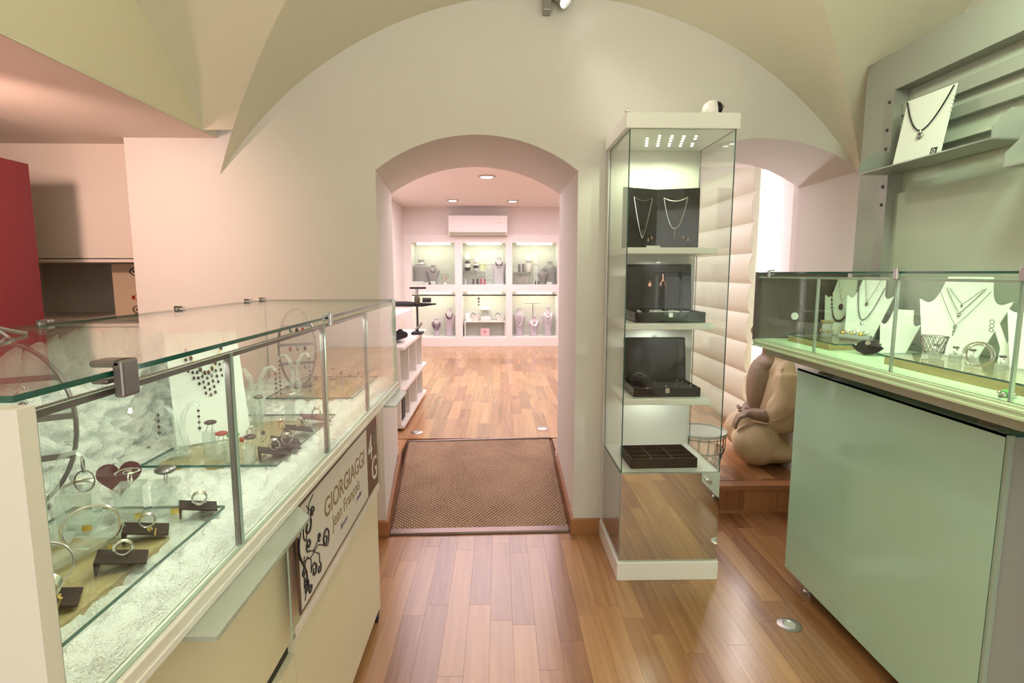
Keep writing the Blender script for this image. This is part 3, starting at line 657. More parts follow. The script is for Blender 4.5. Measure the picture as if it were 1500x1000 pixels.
# ------------------------------------------------------------------ back room: lit niche unit
NY = 8.90
NU_ = thing('niche_unit', 'white fitted wall unit with six lit display niches in the back room', 'wall unit', (0, NY, 0))
cols = [(-1.40, -0.705), (-0.59, 0.12), (0.222, 0.955)]; rows = [(0.305, 1.045), (1.162, 1.838)]
xe = [-1.52, -1.40, -0.705, -0.59, 0.12, 0.222, 0.955, 1.95]
for i in (0, 2, 4, 6): B().box(xe[i], xe[i + 1], 0, 0.36, FZ, 1.96).build('upright', M_white, NU_)
for (x0, x1) in cols:
    for (z0, z1) in ((FZ, 0.305), (1.045, 1.162), (1.838, 1.96)): B().box(x0, x1, 0, 0.36, z0, z1).build('rail', M_white, NU_)
    for (z0, z1) in rows:
        B().box(x0, x1, 0.345, 0.36, z0, z1).build('niche_back', mat('niche_grey', (0.62, 0.62, 0.56), 0.7, var=0.02), NU_)
        B().box(x0 + 0.08, x1 - 0.08, 0.12, 0.17, z1 - 0.025, z1 - 0.004).build('tube_lamp', M_tube, NU_)
        area('niche_light', ((x0 + x1) / 2, NY + 0.10, z1 - 0.03), (0, 0.35, -1), x1 - x0 - 0.15, 0.05, 1.15, (0.97, 1.0, 0.78))
        B().box(x0, x1, 0.02, 0.34, z0, z0 + 0.006).build('glass_base', M_white, NU_)
    B().box(x0, x1, 0.004, 0.02, 0.985, 1.005).build('black_rail', M_dark, NU_)
    B().box(x0, x1, 0.006, 0.010, 1.166, 1.834, edge='y').build('niche_pane', [M_glass, M_edgel], NU_)
struct(B().box(-1.55, 2.05, NY - 0.0, NY + 0.4, 1.96, 2.40).build('wall_back_room_end', M_wallfar))
def kx(u): return (u - 730.2) * 0.0111
BY = NY + 0.20
def bust(u, z, h, wd, mt, label, neck=0.17, grp='busts in the back niches', dy=0.0, strands=(), smat=None, collar=None, skirt=0.62):
    t = thing('jewellery_bust', label, 'bust', (kx(u), BY + dy, z + 0.006), 0, grp)
    prof = [(skirt * 0.5, 0), (skirt * 0.46, 0.08), (skirt * 0.42, 0.25), (0.42, 0.50), (0.50, 0.66), (0.50, 0.72), (0.42, 0.78), (0.24, 0.84), (neck, 0.89), (neck, 0.97), (neck * 1.15, 1.0)]
    B().lathe([(r * wd, zz * h) for r, zz in prof], 22, sy=0.5).build('torso', mt, t, smooth=True)
    for i, (dz, rr) in enumerate(strands):
        pts = []
        for k in range(17):
            a = -PI * 0.95 + PI * 0.9 * k / 16; x = rr * math.cos(a) ; s = -math.sin(a)
            zz = h * 0.86 - dz * s; y = -0.5 * wd * (0.22 + 0.29 * s) - 0.004
            pts.append((x, y, zz))
        B().tube(pts, 0.007, 5).build('necklace', smat or M_gem, t)
    if collar: B().torus((0, 0, h * 0.84), wd * 0.25, 0.016, 'z', sq=0.55, k=8).build('collar', collar, t, smooth=True)
    return t
Z1, Z0 = 1.162, 0.305
bust(616, Z1, 0.40, 0.29, M_greyb, 'broad grey bust with silver collar in the upper left niche', collar=M_silver, skirt=0.95)
bust(634, Z1, 0.31, 0.22, M_greyb, 'small grey bust with a black bow pendant in the upper left niche', strands=((0.07, 0.045),), smat=M_gem, dy=-0.06)
bust(731, Z1, 0.44, 0.23, M_lilac, 'tall lilac bust with dark double necklace in the upper middle niche', strands=((0.07, 0.055), (0.11, 0.06)), smat=M_gem, skirt=0.85)
bust(795, Z1, 0.24, 0.18, M_greyb, 'small grey bust before the larger one in the upper right niche', dy=-0.07, strands=((0.05, 0.03),), smat=M_silver, skirt=0.6)
bust(807, Z1, 0.37, 0.24, M_greyb, 'large grey bust in the right corner of the upper right niche', strands=((0.07, 0.05),), smat=M_silver, skirt=0.9)
bust(637, Z0, 0.29, 0.19, M_lilac, 'short lilac bust with three dark strands in the lower left niche', strands=((0.06, 0.04), (0.10, 0.06), (0.14, 0.065)), smat=M_gem, skirt=0.5)
bust(656.5, Z0, 0.46, 0.20, M_lilac, 'tall lilac bust with dark ring collar in the lower left niche', strands=((0.09, 0.055), (0.11, 0.06)), smat=M_gem)
bust(761, Z0, 0.46, 0.21, M_lilac, 'leftmost tall lilac bust in the lower right niche', strands=((0.22, 0.06),), smat=M_silver)
bust(783, Z0, 0.32, 0.20, M_lilac, 'short lilac bust under the earring bar in the lower right niche', strands=((0.09, 0.05), (0.11, 0.055)), smat=M_silver, dy=-0.06)
bust(804.5, Z0, 0.47, 0.21, M_lilac, 'rightmost tall lilac bust in the lower right niche', strands=((0.09, 0.055), (0.16, 0.065)), smat=M_silver)
# crown stand
t = thing('jewellery_stand', 'crown shaped white stand with bracelets in the upper left niche', 'stand', (kx(651), BY - 0.08, Z1 + 0.006))
B().lathe([(0.05, 0), (0.05, 0.01), (0.03, 0.03), (0.06, 0.10), (0.062, 0.12), (0.05, 0.12)], 14, sy=0.6).build('cup', M_silver, t, smooth=True)
for i in range(5): B().cyl((-0.05 + 0.025 * i, 0, 0.10), (-0.075 + 0.037 * i, 0, 0.165 + 0.02 * (i % 2)), 0.006, 0.003, 6).build('prong', M_pew, t)
# white price cards along the niche floors
for i, (u, wd, hh, l) in enumerate(((607, 0.10, 0.05, 'leftmost white card at the foot of the broad grey bust'), (616, 0.10, 0.05, 'second white card at the foot of the broad grey bust'), (624.5, 0.07, 0.035, 'low white card between the two grey busts'), (634, 0.09, 0.05, 'white card at the foot of the bow pendant bust'), (805, 0.09, 0.04, 'white card at the foot of the large grey corner bust'))):
    tag(B().prism([(-wd / 2, 0), (wd / 2, 0), (wd / 2, hh), (-wd / 2, hh)], -0.004, 0.0, m=RX(-0.2)).build('price_card', M_dispw), l, 'card', 'cards in the niches', (kx(u), NY + 0.06, Z1 + 0.007))
tag(B().box(-0.02, 0.02, -0.01, 0.01, 0, 0.025).box(-0.012, 0.012, -0.008, 0.008, 0.025, 0.035).build('ring_box', M_dark, bevel=0.003), 'small dark ring box at the foot of the grey busts', 'box', None, (kx(629.5), NY + 0.05, Z1 + 0.006))
# upper middle niche: risers, figurines, boxes
def riser(x0, x1, y0, z, h, label):
    t = thing('acrylic_riser', label, 'riser', ((x0 + x1) / 2, y0, z + 0.006), 0, 'acrylic risers'); L = (x1 - x0) / 2
    B().box(-L, L, -0.06, 0.06, h - 0.006, h).build('top', M_acr, t)
    for s in (-1, 1): B().box(s * L - 0.003, s * L + 0.003, -0.06, 0.06, 0, h - 0.006).build('side', M_acr, t)
riser(kx(678), kx(712), BY + 0.04, Z1, 0.22, 'clear acrylic riser in the upper middle niche'); riser(kx(752.5), kx(779), BY + 0.04, Z1, 0.20, 'clear acrylic riser in the upper right niche')
def figurine(u, z, h, label, body, band):
    t = thing('figurine', label, 'figurine', (kx(u), BY + 0.03, z), 0, 'figurines on acrylic risers')
    B().lathe([(0.035, 0), (0.045, 0.1 * h), (0.045, 0.45 * h), (0.03, 0.55 * h)], 12, sy=0.8).build('body', body, t, smooth=True)
    B().lathe([(0.0465, 0.2 * h), (0.0465, 0.42 * h)], 12, sy=0.8).build('band', band, t)
    B().ball((0, 0, 0.72 * h), 0.18 * h, 12, 8).build('head', M_dispw, t, smooth=True)
    for s in (-1, 1): B().ball((s * 0.025, 0, 0.92 * h), 0.016, 6, 5, (1, 1, 2.2)).build('ear', M_dispw, t, smooth=True)
figurine(684, Z1 + 0.228, 0.28, 'black and white figurine with ears on the left of the riser', M_dark, M_dispw)
figurine(697, Z1 + 0.228, 0.21, 'white figurine with a black band beside the green box', M_dispw, M_dark)
figurine(775.5, Z1 + 0.208, 0.27, 'white two eared figurine in the upper right niche', M_dispw, M_offw)
def gift(u, z, w_, h, mt, label, dy=-0.05):
    t = thing('gift_box', label, 'box', (kx(u), BY + dy, z), 0, 'small boxes in the niches')
    B().box(-w_ / 2, w_ / 2, -0.03, 0.03, 0, h * 0.7).build('box_body', mt, t, bevel=0.002); B().box(-w_ / 2 - 0.002, w_ / 2 + 0.002, -0.032, 0.032, h * 0.7, h).build('lid', mt, t, bevel=0.002)
    B().box(-0.008, 0.008, -0.0335, 0.0335, 0, h + 0.001).build('ribbon', M_dispw, t)
gift(706.5, Z1 + 0.228, 0.09, 0.12, mat('lime_card', (0.55, 0.62, 0.28), 0.5, var=0.05), 'lime green box on the acrylic riser in the middle niche', 0.04)
gift(681.5, Z1 + 0.006, 0.10, 0.09, mat('grey_card', (0.35, 0.33, 0.33), 0.5, var=0.1), 'grey box at the left under the middle riser')
gift(696, Z1 + 0.006, 0.10, 0.09, mat('dark_card', (0.12, 0.10, 0.10), 0.5, var=0.1), 'dark box at the centre under the middle riser')
gift(707, Z1 + 0.006, 0.09, 0.09, mat('raspberry_card', (0.42, 0.10, 0.14), 0.5, var=0.1), 'raspberry red box at the right under the middle riser')
gift(764, Z1 + 0.208, 0.10, 0.13, mat('slate_card', (0.16, 0.15, 0.15), 0.5, var=0.1), 'slate grey square box on the right niche riser', 0.04)
gift(755.5, Z1 + 0.208, 0.06, 0.06, M_dispw, 'small white box at the left end of the right niche riser', 0.04)
gift(786.5, Z1 + 0.006, 0.06, 0.06, M_dark, 'small black box before the small grey bust in the right niche', -0.12)
for i, (u, l) in enumerate(((758, 'leftmost blush folded card under the right niche riser'), (766, 'middle blush folded card under the right niche riser'), (774, 'rightmost blush folded card under the right niche riser'))):
    tag(B().prism([(-0.045, 0), (-0.04, 0), (0, 0.115), (0.04, 0), (0.045, 0), (0.003, 0.125), (-0.003, 0.125)], -0.05, 0.05).build('folded_card', mat('blush_card', (0.72, 0.55, 0.50), 0.6, var=0.05)), l, 'card', 'blush cards', (kx(u), BY - 0.05, Z1 + 0.006))
for i, (u, l) in enumerate(((712.5, 'leftmost tiny white earring post beside the tall necklace bust'), (715.5, 'middle tiny white earring post beside the tall necklace bust'), (718.5, 'rightmost tiny white earring post beside the tall necklace bust'))):
    t = thing('earring_post', l, 'earring stand', (kx(u), BY - 0.04, Z1 + 0.006), 0, 'tiny earring posts')
    B().lathe([(0.014, 0), (0.014, 0.006), (0.004, 0.012), (0.004, 0.09 + 0.02 * i), (0.012, 0.10 + 0.02 * i)], 10).build('post', M_dispw, t); B().ball((0, -0.014, 0.07), 0.009).build('earring', M_gem, t)
# lower middle niche
t = thing('open_box_shelf', 'white open box shelf at the bottom of the middle niche', 'shelf', (kx(710), BY, Z0 + 0.006))
B().box(-0.34, 0.34, -0.10, 0.12, 0.235, 0.25).build('top', M_white, t)
for s in (-1, 1): B().box(s * 0.3325 - 0.0075, s * 0.3325 + 0.0075, -0.10, 0.12, 0, 0.235).build('side', M_white, t)
B().box(-0.325, 0.325, 0.10, 0.118, 0, 0.235).build('back', M_greyl, t)
ZT = Z0 + 0.006 + 0.25
t = thing('photo_card', 'pink card leaning inside the open white box shelf', 'card', (kx(709.5), BY - 0.06, Z0 + 0.007)); B().box(-0.075, 0.075, -0.004, 0.0, 0, 0.13, m=RX(-0.25)).build('card', mat('pink_card', (0.62, 0.42, 0.42), 0.5, var=0.05), t); B().ball((0, -0.004, 0.07), 0.018, m=RX(-0.25)).build('brooch', M_rose, t)
t = thing('photo_card', 'white framed card leaning on the left of the box shelf', 'card', (kx(687), BY - 0.05, ZT)); B().box(-0.055, 0.055, -0.004, 0.0, 0, 0.14, m=RX(-0.3) @ RY(-0.15)).build('card', M_dispw, t); B().torus((0, -0.008, 0.075), 0.025, 0.004, 'y', m=RX(-0.3)).build('earring', M_steel, t)
t = thing('watch_pillow', 'white block with papers between the lamp and the dish', 'block', (kx(711), BY - 0.03, ZT)); B().box(-0.08, 0.08, -0.05, 0.05, 0, 0.06).build('block', M_dispw, t, bevel=0.01); B().box(-0.06, 0.06, -0.03, 0.03, 0.06, 0.075).build('paper', M_white, t)
t = thing('umbrella_stand', 'small white umbrella shaped earring stand on the box shelf', 'stand', (kx(710), BY + 0.05, ZT))
B().lathe([(0.05, 0), (0.05, 0.008), (0.005, 0.012), (0.005, 0.22)], 14).build('stem', M_dispw, t, smooth=True); B().lathe([(0.085, 0.19), (0.07, 0.225), (0.03, 0.245), (0.004, 0.25)], 14).build('dome', M_dispw, t, smooth=True)
for (u, l) in ((695, 'white dish of bracelets left of the umbrella stand'), (732.5, 'white dish of bracelets at the right end of the box shelf')):
    t = thing('dish', l, 'dish', (kx(u), BY - 0.02, ZT), 0, 'bracelet dishes'); B().lathe([(0.04, 0), (0.07, 0.05), (0.085, 0.10), (0.08, 0.10), (0.06, 0.05), (0.02, 0.02)], 16, sy=0.7).build('bowl', M_dispw, t, smooth=True)
    for i in range(3): B().torus((-0.04 + 0.04 * i, -0.02, 0.10), 0.035, 0.005, 'y', n=14, k=5).build('bracelet', M_steel if i else M_gem, t)
t = thing('hanging_pendant', 'dark drop pendant hanging from the middle niche rail', 'pendant', (kx(701), NY + 0.012, 0.95)); B().cyl((0, 0, 0.0), (0, 0, 0.04), 0.002, n=5).build('thread', M_dark, t)
for i, z in enumerate((0.0, -0.05, -0.10)): B().ball((0, 0, z - 0.01), 0.022 - 0.003 * i, 8, 6).build('bead', M_pew, t, smooth=True)
t = thing('earring_bar', 'black T shaped earring bar behind the short bust in the right niche', 'stand', (kx(782), BY + 0.06, Z0 + 0.006)); B().lathe([(0.05, 0), (0.05, 0.01), (0.005, 0.014), (0.005, 0.54)], 12).build('stem', M_dark, t); B().cyl((-0.14, 0, 0.535), (0.14, 0, 0.535), 0.004, n=6).build('crossbar', M_pew, t)
for i in (-1, 1): B().cyl((i * 0.05, 0, 0.535), (i * 0.05, 0, 0.47), 0.002, n=5).build('earring', M_silver, t)
# air conditioner
AC = thing('air_conditioner', 'white wall mounted air conditioner above the lit niches', 'air conditioner', (-0.32, NY, 1.93))
B().prism([(0, 0.0), (-0.17, 0.015), (-0.205, 0.06), (-0.205, 0.31), (-0.18, 0.325), (0, 0.325)], -0.46, 0.46, plane='yz').build('housing', M_white, AC, bevel=0.004)
B().prism([(-0.06, -0.004), (-0.165, 0.008), (-0.2, 0.052), (-0.206, 0.052), (-0.206, 0.058), (-0.06, 0.002)], -0.44, 0.44, plane='yz').build('louvre', M_greyl, AC)
B().box(0.28, 0.38, -0.2065, -0.205, 0.20, 0.206).build('badge', M_greyl, AC)
# ceiling downlights
for (x, y, l) in ((-0.124, 6.09, 'large ceiling downlight nearest the doorway'), (-0.656, 8.05, 'small ceiling downlight left of the air conditioner'), (0.208, 8.10, 'small ceiling downlight right of the air conditioner')):
    s = 1.15 if y < 7 else 1.0; t = thing('downlight', l, 'downlight', (x, y, 2.388), 0, 'back room downlights')
    B().lathe([(0.085 * s, 0), (0.085 * s, -0.006), (0.075 * s, -0.012), (0.062 * s, -0.012), (0.058 * s, 0.0)], 24).build('trim_ring', M_steel, t, smooth=True); B().lathe([(0.058 * s, -0.004), (0.058 * s, -0.008)], 20).build('lamp', M_lamp, t)
    spot('downlight_beam', (x, y, 2.36), (x, y, 0), 9, PINK, 130)

# ------------------------------------------------------------------ padded panel with light strip, statue, wire table
PP = thing('padded_panel', 'tall cream padded wall panel of stacked horizontal cushions beside a light strip', 'wall panel', (1.87, 4.0, FZ))
B().box(0.02, 0.05, 0.02, 1.75, 0, 2.02).build('backing', M_offw, PP)
z = 0.0
for i in range(9):
    hgt = 0.2225; q = B(); n = 9
    poly = [(0.02, z)] + [(-0.005 - 0.030 * math.sin(PI * k / n) ** 0.6, z + hgt * k / n) for k in range(n + 1)] + [(0.02, z + hgt)]
    q.prism([(a, c) for a, c in poly], 0.0, 1.75, plane='xz'); q.build('cushion', M_pad, PP, smooth=True); z += hgt
B().cyl((0.064, 0.02, 0.02), (0.064, 0.02, 2.0), 0.007, n=8).build('light_strip', M_ledw, PP)
area('light_strip_glow', (1.935, 4.03, 1.16), (0.35, -1, 0), 0.06, 1.9, 48, (1.0, 0.94, 0.97))
# seated statue
SB = thing('seated_statue', 'carved wooden seated robed statue on the step behind the right counter', 'statue', (1.76, 3.40, FZ), math.radians(-14))
def clay(name, mt, blobs, tubes, vox):
    b = B()
    for c, r, sc in blobs: b.ball(c, r, 20, 14, sc)
    for pts, rr in tubes: b.tube(pts, rr, 12)
    o = b.build(name, mt, SB); md = o.modifiers.new('remesh', 'REMESH'); md.mode = 'VOXEL'; md.voxel_size = vox; md.use_smooth_shade = True
    sm_ = o.modifiers.new('smooth', 'SMOOTH'); sm_.factor = 0.5; sm_.iterations = 8
    return o
M_pale = wood_mat('pale_carved_wood', (0.46, 0.36, 0.19), (0.66, 0.55, 0.34), 0.55, along='Z', scale=1.2, rnd=False)
M_brn = wood_mat('brown_carved_wood', (0.16, 0.11, 0.06), (0.31, 0.23, 0.14), 0.5, along='Z', scale=2.0, rnd=False)
robe = clay('robe', M_pale, [((0.05, 0, 0.36), 0.30, (0.52, 0.72, 1.12)), ((0.05, 0, 0.60), 0.16, (0.75, 1.25, 0.6)), ((-0.11, -0.17, 0.135), 0.15, (1.0, 0.85, 0.9)), ((-0.11, 0.17, 0.135), 0.15, (1.0, 0.85, 0.9)),
        ((0.0, 0, 0.10), 0.25, (0.95, 1.15, 0.42)), ((0.05, -0.17, 0.52), 0.12, (0.8, 0.7, 1.3)), ((0.05, 0.17, 0.52), 0.12, (0.8, 0.7, 1.3)), ((0.02, -0.23, 0.36), 0.11, (1.0, 0.65, 1.2)), ((0.02, 0.23, 0.36), 0.11, (1.0, 0.65, 1.2))],
        [([(0.04, -0.2, 0.58), (0.03, -0.25, 0.40), (-0.04, -0.235, 0.33)], [0.085, 0.085, 0.065]), ([(0.04, 0.2, 0.58), (0.03, 0.25, 0.40), (-0.04, 0.235, 0.33)], [0.085, 0.085, 0.065])], 0.011)
fing = []
for i in range(4): fing.append(([(-0.185, -0.185 + 0.022 * i, 0.315), (-0.225, -0.19 + 0.024 * i, 0.30), (-0.245, -0.195 + 0.024 * i, 0.26), (-0.248, -0.195 + 0.024 * i, 0.225 - 0.006 * (i % 2))], [0.013, 0.012, 0.011, 0.008]))
fing.append(([(-0.165, -0.11, 0.32), (-0.195, -0.09, 0.325), (-0.22, -0.085, 0.315)], [0.014, 0.012, 0.009]))
for i in range(4): fing.append(([(-0.18, 0.06 - 0.02 * i, 0.30), (-0.205, 0.02 - 0.02 * i, 0.325), (-0.195, -0.02 - 0.02 * i, 0.345)], [0.012, 0.011, 0.008]))
clay('body', M_brn, [((-0.055, 0.02, 0.46), 0.19, (0.55, 0.72, 1.15)), ((-0.02, 0.02, 0.62), 0.11, (0.75, 1.3, 0.6)), ((-0.03, 0, 0.84), 0.105, (0.95, 0.88, 1.2)), ((0.0, 0, 0.97), 0.045, (1, 1, 1)), ((-0.165, -0.145, 0.322), 0.045, (1.0, 1.0, 0.5)), ((-0.15, 0.03, 0.30), 0.045, (1, 1.2, 0.55)),
        ((-0.135, 0, 0.83), 0.02, (1, 0.8, 1.5)), ((-0.02, -0.098, 0.82), 0.03, (0.6, 0.4, 1.6)), ((-0.02, 0.098, 0.82), 0.03, (0.6, 0.4, 1.6)), ((-0.115, 0, 0.775), 0.018, (0.7, 1.5, 0.5))],
        [([(-0.02, 0, 0.66), (-0.025, 0, 0.78)], [0.06, 0.055]), ([(-0.01, -0.235, 0.345), (-0.09, -0.20, 0.325), (-0.16, -0.15, 0.322)], [0.055, 0.045, 0.034]), ([(-0.01, 0.235, 0.345), (-0.09, 0.16, 0.31), (-0.15, 0.05, 0.30)], [0.055, 0.045, 0.034])] + fing, 0.0065)
for i in range(7):                                                # carved pleats of the near sleeve
    a = i / 6; B().tube([(0.05 - 0.06 * a, -0.205 - 0.01 * a, 0.64 - 0.02 * a), (0.07 - 0.075 * a, -0.262 + 0.004 * a, 0.50), (0.06 - 0.07 * a, -0.306 + 0.006 * a, 0.40), (0.02 - 0.05 * a, -0.302, 0.345 - 0.015 * a), (-0.03 - 0.03 * a, -0.285, 0.315)], 0.0045, 6).build('pleat', M_pale, robe)
for i in range(0): B().tube([(-0.165 - 0.004 * i, -0.10 + 0.045 * i, 0.60), (-0.186, -0.09 + 0.042 * i, 0.50), (-0.182, -0.08 + 0.04 * i, 0.40)], 0.004, 6).build('chest_fold', M_brn, robe)
# wire side table
WT = thing('wire_side_table', 'low round side table with grey tray top and wire basket frame', 'side table', (1.235, 3.24, FZ))
B().lathe([(0.155, 0.218), (0.160, 0.224), (0.160, 0.236), (0.155, 0.236), (0.153, 0.226)], 32).build('tray_top', M_greyl, WT, smooth=True)
for r, z in ((0.150, 0.205), (0.147, 0.12), (0.12, 0.04), (0.10, 0.004)): B().torus((0, 0, z), r, 0.003, n=28, k=5).build('wire_ring', M_dark, WT)
for i in range(16):
    a = 2 * PI * i / 16; c, s = math.cos(a), math.sin(a); B().tube([(0.152 * c, 0.152 * s, 0.218), (0.15 * c, 0.15 * s, 0.14), (0.125 * c, 0.125 * s, 0.05), (0.10 * c, 0.10 * s, 0.003)], 0.0025, 5).build('wire', M_dark, WT)

# ------------------------------------------------------------------ shelf unit in the back room, left of the doorway
CU = thing('cubby_shelf', 'white open cubby shelf running along the left side of the back room', 'shelf unit', (-0.74, 4.05, FZ))
Mc = M_offw
for z in (0.0, 0.30, 0.62): B().box(-0.36, 0.03 if z else 0.02, 0, 1.30, z + 0.02 * (z == 0), z + 0.022 + 0.02 * (z == 0)).build('shelf', Mc, CU)
for y in (0.0, 0.40, 0.80, 1.17): B().box(-0.36, 0.0, y, y + 0.02, 0.04, 0.62).build('divider', Mc, CU)
B().box(-0.37, -0.36, 0, 1.3, 0.02, 0.64).build('back', Mc, CU); B().box(-0.34, -0.02, 0.02, 1.28, 0, 0.02).build('plinth', M_dark, CU)
tag(B().box(-0.10, 0.0, -0.06, 0.06, 0, 0.16).box(-0.085, -0.0, -0.03, 0.03, 0.16, 0.175).build('storage_box', M_dark, bevel=0.004), 'black storage box in the lowest cubby by the doorway', 'box', None, (-0.755, 4.26, FZ + 0.0425))
cl_ = B()
for i in range(7):
    a = i / 6; cl_.tube([(-0.17 + 0.02 * i, -0.16, 0.02), (-0.13 + 0.03 * i, -0.05 + 0.02 * math.sin(i), 0.06 + 0.02 * (i % 2)), (-0.09 + 0.01 * i, 0.10, 0.045), (-0.05 + 0.005 * i, 0.26, 0.02)], [0.012, 0.028, 0.024, 0.010], 8)
tag(cl_.build('folded_pouch', M_black, smooth=True), 'crumpled black pouch lying on the cubby shelf', 'pouch', None, (-0.80, 4.40, FZ + 0.645))
PT = thing('counter_board', 'pale pink board lying high along the cubby shelf by the doorway', 'board', (-0.86, 4.0, FZ + 0.645))
B().box(-0.24, 0.10, 0, 0.85, 0.20, 0.235).build('top', M_wallfar, PT); 
for y in (0.05, 0.78): B().box(-0.22, -0.19, y, y + 0.03, 0, 0.20).build('leg', M_wallfar, PT)
TS = thing('black_stand', 'black clamp stand with crossbar and round knob on the cubby shelf', 'stand', (-0.735, 4.95, FZ + 0.645))
B().box(-0.05, 0.05, -0.07, 0.07, 0, 0.02).build('base', M_dark, TS, bevel=0.004); B().cyl((0, 0, 0.02), (0, 0, 0.36), 0.009, n=8).build('pole', M_dark, TS)
B().tube([(-0.42, -0.05, 0.275), (-0.1, 0.0, 0.27), (0.05, 0.02, 0.262), (0.17, 0.03, 0.268)], [0.022, 0.026, 0.018, 0.006], 8).build('crossbar', M_dark, TS, smooth=True)
B().ball((0, 0, 0.31), 0.035, 12, 8, (0.8, 0.8, 1.2)).build('knob', mat('olive_knob', (0.10, 0.09, 0.05), 0.4, var=0.1), TS, smooth=True); B().cyl((0.05, 0.0, 0.305), (0.125, 0, 0.305), 0.022, n=12).build('barrel', M_dark, TS)
B().box(-0.06, 0.08, -0.03, 0.03, 0.405, 0.422).build('top_plate', M_dark, TS); B().cyl((0, 0, 0.35), (0, 0, 0.405), 0.016, n=8).build('collar', M_steel, TS)
B().cyl((-0.02, 0, 0.03), (0.04, 0, 0.10), 0.012, n=8).build('brace', M_steel, TS)

# ------------------------------------------------------------------ stock alcove
RCB = thing('red_cupboard', 'tall glossy red cupboard in the alcove behind the left counter', 'cupboard', (-1.95, 1.6, 0))
B().box(-0.5, -0.018, -0.9, 0.79, 0, 1.80).build('carcass', M_redp, RCB); B().box(-0.018, 0.0, -0.01, 0.79, 0.02, 1.80).build('door', M_redp, RCB, bevel=0.002); B().box(-0.018, 0.0, -0.9, -0.014, 0.02, 1.80).build('door', M_redp, RCB, bevel=0.002)
Mcart = mat('carton', (0.56, 0.43, 0.30), 0.8, var=0.05)
for (z0, z1, l, mk) in ((1.12, 1.262, 'lower cardboard carton with printed marks in the alcove recess', 0), (1.263, 1.398, 'upper cardboard carton with an oval mark in the alcove recess', 1)):
    t = thing('carton', l, 'carton', (-1.93, 3.0, z0), 0, 'cartons in the alcove'); h = z1 - z0
    B().box(-0.14, 0.14, 0, 0.28, 0, h).build('box', Mcart, t); B().box(-0.14, 0.14, 0.0, 0.28, h, h + 0.0008).build('flap_tape', Mcart, t)
    for (cx, cz) in (((0.0, 0.095),) if mk else ((0.0, 0.035),)):
        B().torus((cx, -0.001, cz), 0.045, 0.003, 'y', n=24, k=4, sq=0.5).build('printed_oval', M_dark, t); B().box(cx - 0.03, cx + 0.03, -0.0015, 0, cz - 0.005, cz + 0.005).build('printed_bar', M_dark, t)
    if not mk: B().torus((0.0, -0.001, 0.10), 0.032, 0.002, 'y', n=20, k=4, sq=0.6).build('printed_ring', M_red, t); B().box(-0.045, -0.03, -0.0015, 0, 0.09, 0.11).build('printed_figure', M_red, t)
# security camera on the showcase
CM = thing('security_camera', 'white ball security camera with black face on the showcase', 'security camera', (0.93, 2.46, 1.987), math.radians(28))
B().lathe([(0.028, 0), (0.028, 0.008), (0.014, 0.014), (0.012, 0.03)], 18).build('base', M_white, CM, smooth=True); B().ball((0, 0, 0.066), 0.042, 24, 14).build('housing', M_white, CM, smooth=True)
B().ball((0.006, -0.022, 0.069), 0.029, 18, 10, (0.8, 0.9, 1.0)).build('face', M_blackg, CM, smooth=True); B().ball((0.012, -0.048, 0.072), 0.006, 8, 6).build('lens', M_pew, CM)
# ------------------------------------------------------------------ jewellery displays
def plate(x0, x1, y0, y1, z, bx0, bx1, by0, by1, bz, label, labelb, cut=0.0):
    t = thing('glass_plate', label, 'glass plate', ((x0 + x1) / 2, (y0 + y1) / 2, z), 0, 'glass plates on wooden blocks')
    a, c = (x1 - x0) / 2, (y1 - y0) / 2
    B().box(-a, a, -c, c, -0.005, 0.0, edge='z').build('pane', [M_glass, M_edge], t)
    t = thing('wooden_block', labelb, 'block', ((bx0 + bx1) / 2, (by0 + by1) / 2, bz), 0, 'wooden blocks in the glass cases')
    a, c, h = (bx1 - bx0) / 2, (by1 - by0) / 2, z - 0.005 - bz
    B().box(-a, a, -c, c, 0, h).build('body', M_oak, t, bevel=0.002)
    return t
PZ = 0.958
plate(-0.72, -0.467, 0.475, 0.90, PZ, -0.70, -0.50, 0.475, 0.80, 0.930, 'bare edged glass plate nearest the viewer in the left case', 'pale wooden block under the nearest glass plate of the left case')
plate(-0.74, -0.46, 1.10, 1.51, PZ, -0.715, -0.52, 1.12, 1.46, 0.930, 'middle glass plate of the left case under the garnet necklace card', 'pale wooden block under the middle glass plate of the left case')
plate(-0.74, -0.465, 1.715, 2.08, PZ, -0.72, -0.49, 1.73, 2.06, 0.930, 'farthest glass plate of the left case under the oval earring frame', 'orange brown wooden block under the farthest plate of the left case')
